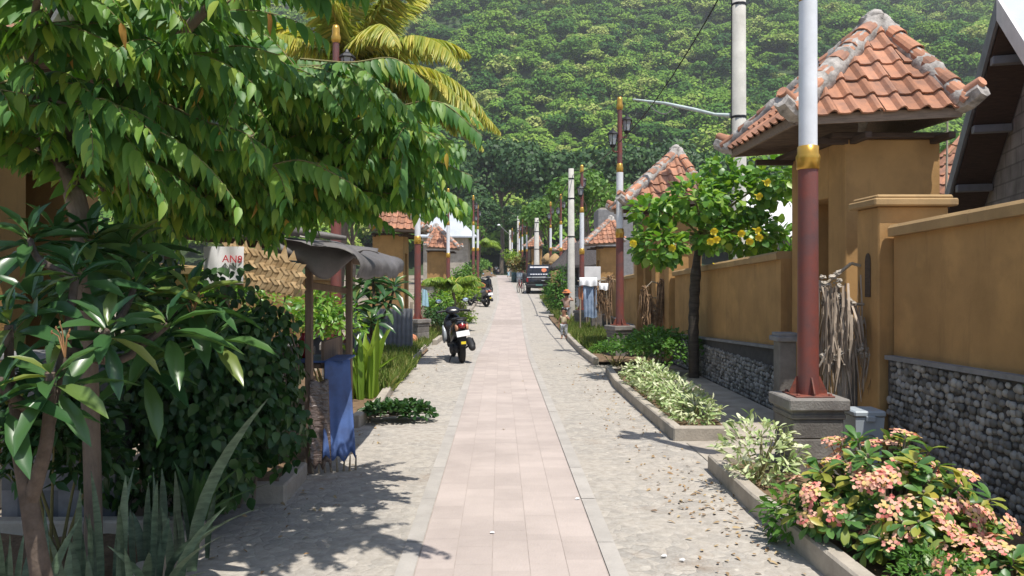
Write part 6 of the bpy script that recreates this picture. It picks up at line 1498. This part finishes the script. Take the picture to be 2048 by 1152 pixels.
# the blue tarpaulin and the wrapped panel hanging on the stall's street corner
def hang(name, label, cat, x0, x1, y0, y1, zt, zb, m, amp, fold, flare=0.0, skirt=0.0, jag=.03, nz=14):
    mb = MB(); n = 26; V = []
    for j in range(nz+1):
        v = j/nz
        for i in range(n+1):
            u = i/n; k = v**1.3; x = lerp(x0, x1, u)+flare*k*(u); y = lerp(y0, y1, u)-skirt*v*v-.02-amp*k*math.sin(u*fold*2*PI+.6*math.sin(v*3)); z = lerp(zt, zb, v)+(jag*math.sin(u*17)*v**4)
            V.append((x, y, z+.012*math.sin(u*9)))
    mb.add(V, [(j*(n+1)+i, j*(n+1)+i+1, (j+1)*(n+1)+i+1, (j+1)*(n+1)+i) for j in range(nz) for i in range(n)], 0, True)
    o = mb.build(name, m); s = o.modifiers.new('solid', 'SOLIDIFY'); s.thickness = .004; return tag(o, label, cat)
M_BLUET = mat('blue_tarpaulin', (.085, .15, .36), .6, .25, 5, col2=(.06, .09, .2), spec=.4)
M_BROWNP = mat('shiny_brown_plastic', (.15, .105, .085), .22, .25, 9, bump=.9, bscale=16, spec=.9, stretch=(1, 1, 2.2))
hang('blue_tarpaulin', 'faded blue tarpaulin hanging over the street corner of the stall counter', 'tarpaulin', -1.56, -1.36, 6.86, 7.0, .98, .13, M_BLUET, .018, 2.2, .07, .07)
mb = MB(); box(mb, (-1.72, 7.22, .972), (.62, .60, .02), bev=.006); o = mb.build('blue_sheet', M_BLUET); tag(o, 'blue sheet spread flat on top of the stall counter', 'sheet')
hang('wrapped_panel', 'brown crinkled plastic-wrapped panel leaning below the stall counter', 'panel', -1.68, -1.52, 6.80, 6.85, .82, .07, M_BROWNP, .012, 1.5, .03, .03)
mb = MB(); V = []; rr = random.Random(4)
for k in range(9):
    x = -1.70+k*.05; tube(mb, [(x, 6.78+k*.02, .0), (x+rr.uniform(-.02, .02), 6.74+k*.02, .14)], [.012, .006], 5)
o = mb.build('bamboo_stakes', M_BAMBOO); tag(o, 'short splayed bamboo stakes under the wrapped panel and blue tarpaulin', 'stakes')
# woven mat with pointed top edge, and the white banner beside it
t = thing('woven_mat', 'tan herringbone woven palm mat with pointed top edge, hung by the stall', 'mat', (-1.92, 6.27, 1.70))
M_MAT = mat('woven_palm', (.58, .42, .24), .75, .18, 12, col2=(.42, .27, .13), island=.28)
mb = MB(); rows, cols = 6, 13; W_, H_ = .56, .30; cw, rh = W_/cols, H_/rows
for r in range(rows):
    for c in range(-1, cols+1):
        s = 1 if r % 2 == 0 else -1; x0 = c*cw-W_/2; zz = r*rh-.12*(c/cols); dx = s*cw*.5; y = -.003*((c+r) % 2)
        if c >= cols-2 and r == rows-1: continue
        V = [(x0-dx, y-.004, zz-rh*.12), (x0+cw*.98-dx, y+.004, zz-rh*.12), (x0+cw*.98+dx, y+.004, zz+rh*1.1), (x0+dx, y-.004, zz+rh*1.1)]
        mb.add(V+[(p[0], p[1]+.004, p[2]) for p in V], [(0, 1, 2, 3), (7, 6, 5, 4), (0, 4, 5, 1), (1, 5, 6, 2), (2, 6, 7, 3), (3, 7, 4, 0)])
for x, h in ((-.24, .05), (-.16, .06), (-.05, .11), (.06, .11), (.16, .10), (.23, .06)):
    z = rows*rh-.12*((x+W_/2)/W_); mb.add([(x-.04, 0, z-.02), (x+.035, 0, z-.025), (x+.012, .003, z+h), (x-.04, .004, z-.02), (x+.035, .004, z-.025)], [(0, 1, 2), (4, 3, 2), (0, 3, 4, 1)])
for x in (-.1, .0, .1): mb.add([(x, 0, -.03-.12*(x+.28)/.56), (x+.02, 0, -.03-.12*(x+.28)/.56), (x+.07, .01, -.14-.1*(x+.28))], [(0, 1, 2)])
mb.add([(-W_/2, .012, -.02), (W_/2-.03, .012, -.13), (W_/2-.06, .012, H_-.14), (-W_/2, .012, H_-.01), (-W_/2, .016, -.02), (W_/2-.03, .016, -.13), (W_/2-.06, .016, H_-.14), (-W_/2, .016, H_-.01)], [(0, 1, 2, 3), (7, 6, 5, 4)])
mb.build('weave', M_MAT, t)
t = thing('banner', 'white banner with red letters left of the woven mat', 'banner', (-2.24, 6.25, 1.74))
mb = MB(); n = 12; V = []
for j in range(7):
    for i in range(n+1): V.append((-.17+.33*i/n, .012*math.sin(i*.9+j*.4), -.06+.30*j/6))
mb.add(V, [(j*(n+1)+i, j*(n+1)+i+1, (j+1)*(n+1)+i+1, (j+1)*(n+1)+i) for j in range(6) for i in range(n)], 0, True); mb.build('sheet', M_CLOTHW, t)
tc_ = bpy.data.curves.new('letters', 'FONT'); tc_.body = 'AN9'; tc_.size = .085; tc_.extrude = .002; tc_.align_x = 'RIGHT'; to_ = bpy.data.objects.new('letters_tmp', tc_); COL.objects.link(to_)
dg = bpy.context.evaluated_depsgraph_get(); dg.update(); me = bpy.data.meshes.new_from_object(to_.evaluated_get(dg)); bpy.data.objects.remove(to_)
me.materials.clear(); me.materials.append(mat('red_letter_paint', (.62, .045, .06), .6, .1, 5)); lo_ = bpy.data.objects.new('letters', me); COL.objects.link(lo_); lo_.parent = t; lo_.location = (.155, -.018, .105); lo_.rotation_euler = (PI/2, .05, 0)
mb = MB(); lathe(mb, [(0, 0), (.05, 0), (.055, .1), (.05, .16), (.02, .2), (.02, .23), (0, .23)], 12); o = mb.build('red_jug', M_REDL); o.location = (-1.84, 7.2, .985); tag(o, 'red plastic jug standing on the stall counter', 'jug')

t = thing('fence_panel', 'dark grey corrugated fence panel behind the frangipani and grass', 'fence', (-2.75, 17.6, .02), .05)
mb = MB(); n = 60; V = []
for i in range(n+1): x = -.75+1.5*i/n; y = .02*math.sin(i*PI/2.0); V += [(x, y, 0), (x, y, 1.05)]
mb.add(V, [(i*2, i*2+2, i*2+3, i*2+1) for i in range(n)], 0, True); mb.build('sheet', M_GREYB, t)
for x in (-.7, 0, .72):
    mb = MB(); box(mb, (x, .06, .6), (.06, .06, 1.2), bev=.006); mb.build('post', M_BAMBOO, t)
t = thing('scrap_heap', 'rusty brown scrap metal and logs piled left of the dark pot-like pedestal', 'scrap heap', (-2.42, 19.0, .04))
for k, (a, b, r) in enumerate((((-.15, 0, .0), (-.1, .05, .8), .1), ((.1, -.1, 0), (.05, 0, .62), .09), ((-.25, .1, .72), (.25, 0, .82), .07), ((-.2, -.1, .55), (.2, -.15, .66), .08), ((.2, -.2, .15), (.22, .2, .2), .16))):
    mb = MB(); a, b = Vector(a), Vector(b); tube(mb, [a, lerp(a, b, .5)+Vector((R.uniform(-.02, .02), 0, 0)), b], [r, r*1.1, r*.95], 9); mb.build('log' if k < 4 else 'drum', M_TERRA if k in (0, 4) else mat('rust_brown', (.20, .10, .06), .9, .35, 9), t)
t = thing('hanging_shirt', 'pale blue cloth hanging beside the lamp post by the scrap', 'cloth', (-2.33, 23.2, 0)); mb = MB(); tube(mb, [(0, 0, 0), (0, 0, 1.5)], .02, 6); mb.build('stick', M_BAMBOO, t)
mb = MB(); V = [];
for j in range(8):
    for i in range(9): V.append((-.02+.22*(i/8)*(1-.3*(1-j/7)), -.03+.02*math.sin(i*1.6+j*.5), 1.42-.5*j/7+.05*(1-i/8)))
mb.add(V, [(j*9+i, j*9+i+1, j*9+i+10, j*9+i+9) for j in range(7) for i in range(8)], 0, True); mb.build('cloth', M_BLUEC, t)
t = thing('pavilion', 'building with pale grey metal pyramid roof on the left beyond the tiled gates', 'pavilion', (-4.3, 63, g(63)))
mb = MB(); box(mb, (0, 0, 1.9), (3.6, 3.6, 3.8)); mb.build('wall', M_CONC, t); mb = MB(); a = 2.5; V = [(-a, -a, 3.75), (a, -a, 3.75), (a, a, 3.75), (-a, a, 3.75), (0, 0, 6.2), (-a, -a, 3.65), (a, -a, 3.65), (a, a, 3.65), (-a, a, 3.65)]
mb.add(V, [(0, 1, 4), (1, 2, 4), (2, 3, 4), (3, 0, 4), (5, 6, 1, 0), (6, 7, 2, 1), (7, 8, 3, 2), (8, 5, 0, 3), (8, 7, 6, 5)]); mb.build('roof', M_STEEL, t)
t = thing('low_wall', 'whitish low wall and boards between the two tiled gates on the left', 'wall', (-2.85, 31, .1)); mb = MB(); box(mb, (0, 0, .7), (.16, 5.5, 1.4), bev=.01); mb.build('wall', M_CONC, t); mb = MB(); box(mb, (0, 0, 1.43), (.24, 5.6, .06), bev=.01); mb.build('coping', M_COPING, t)
wall('ochre wall on the left behind the fence panel and scrap', -3.3, 20.5, 25.6, 1.7, 1.7, .5, .5, stones=False, sgn=1)
wall('shaded ochre wall behind the stall on the left', -3.75, 8.2, 18, 1.9, 1.8, .6, .6, stones=False, sgn=1)
print('VERTS', sum(len(o.data.vertices) for o in bpy.data.objects if o.type == 'MESH'), 'OBJ', len(bpy.data.objects))
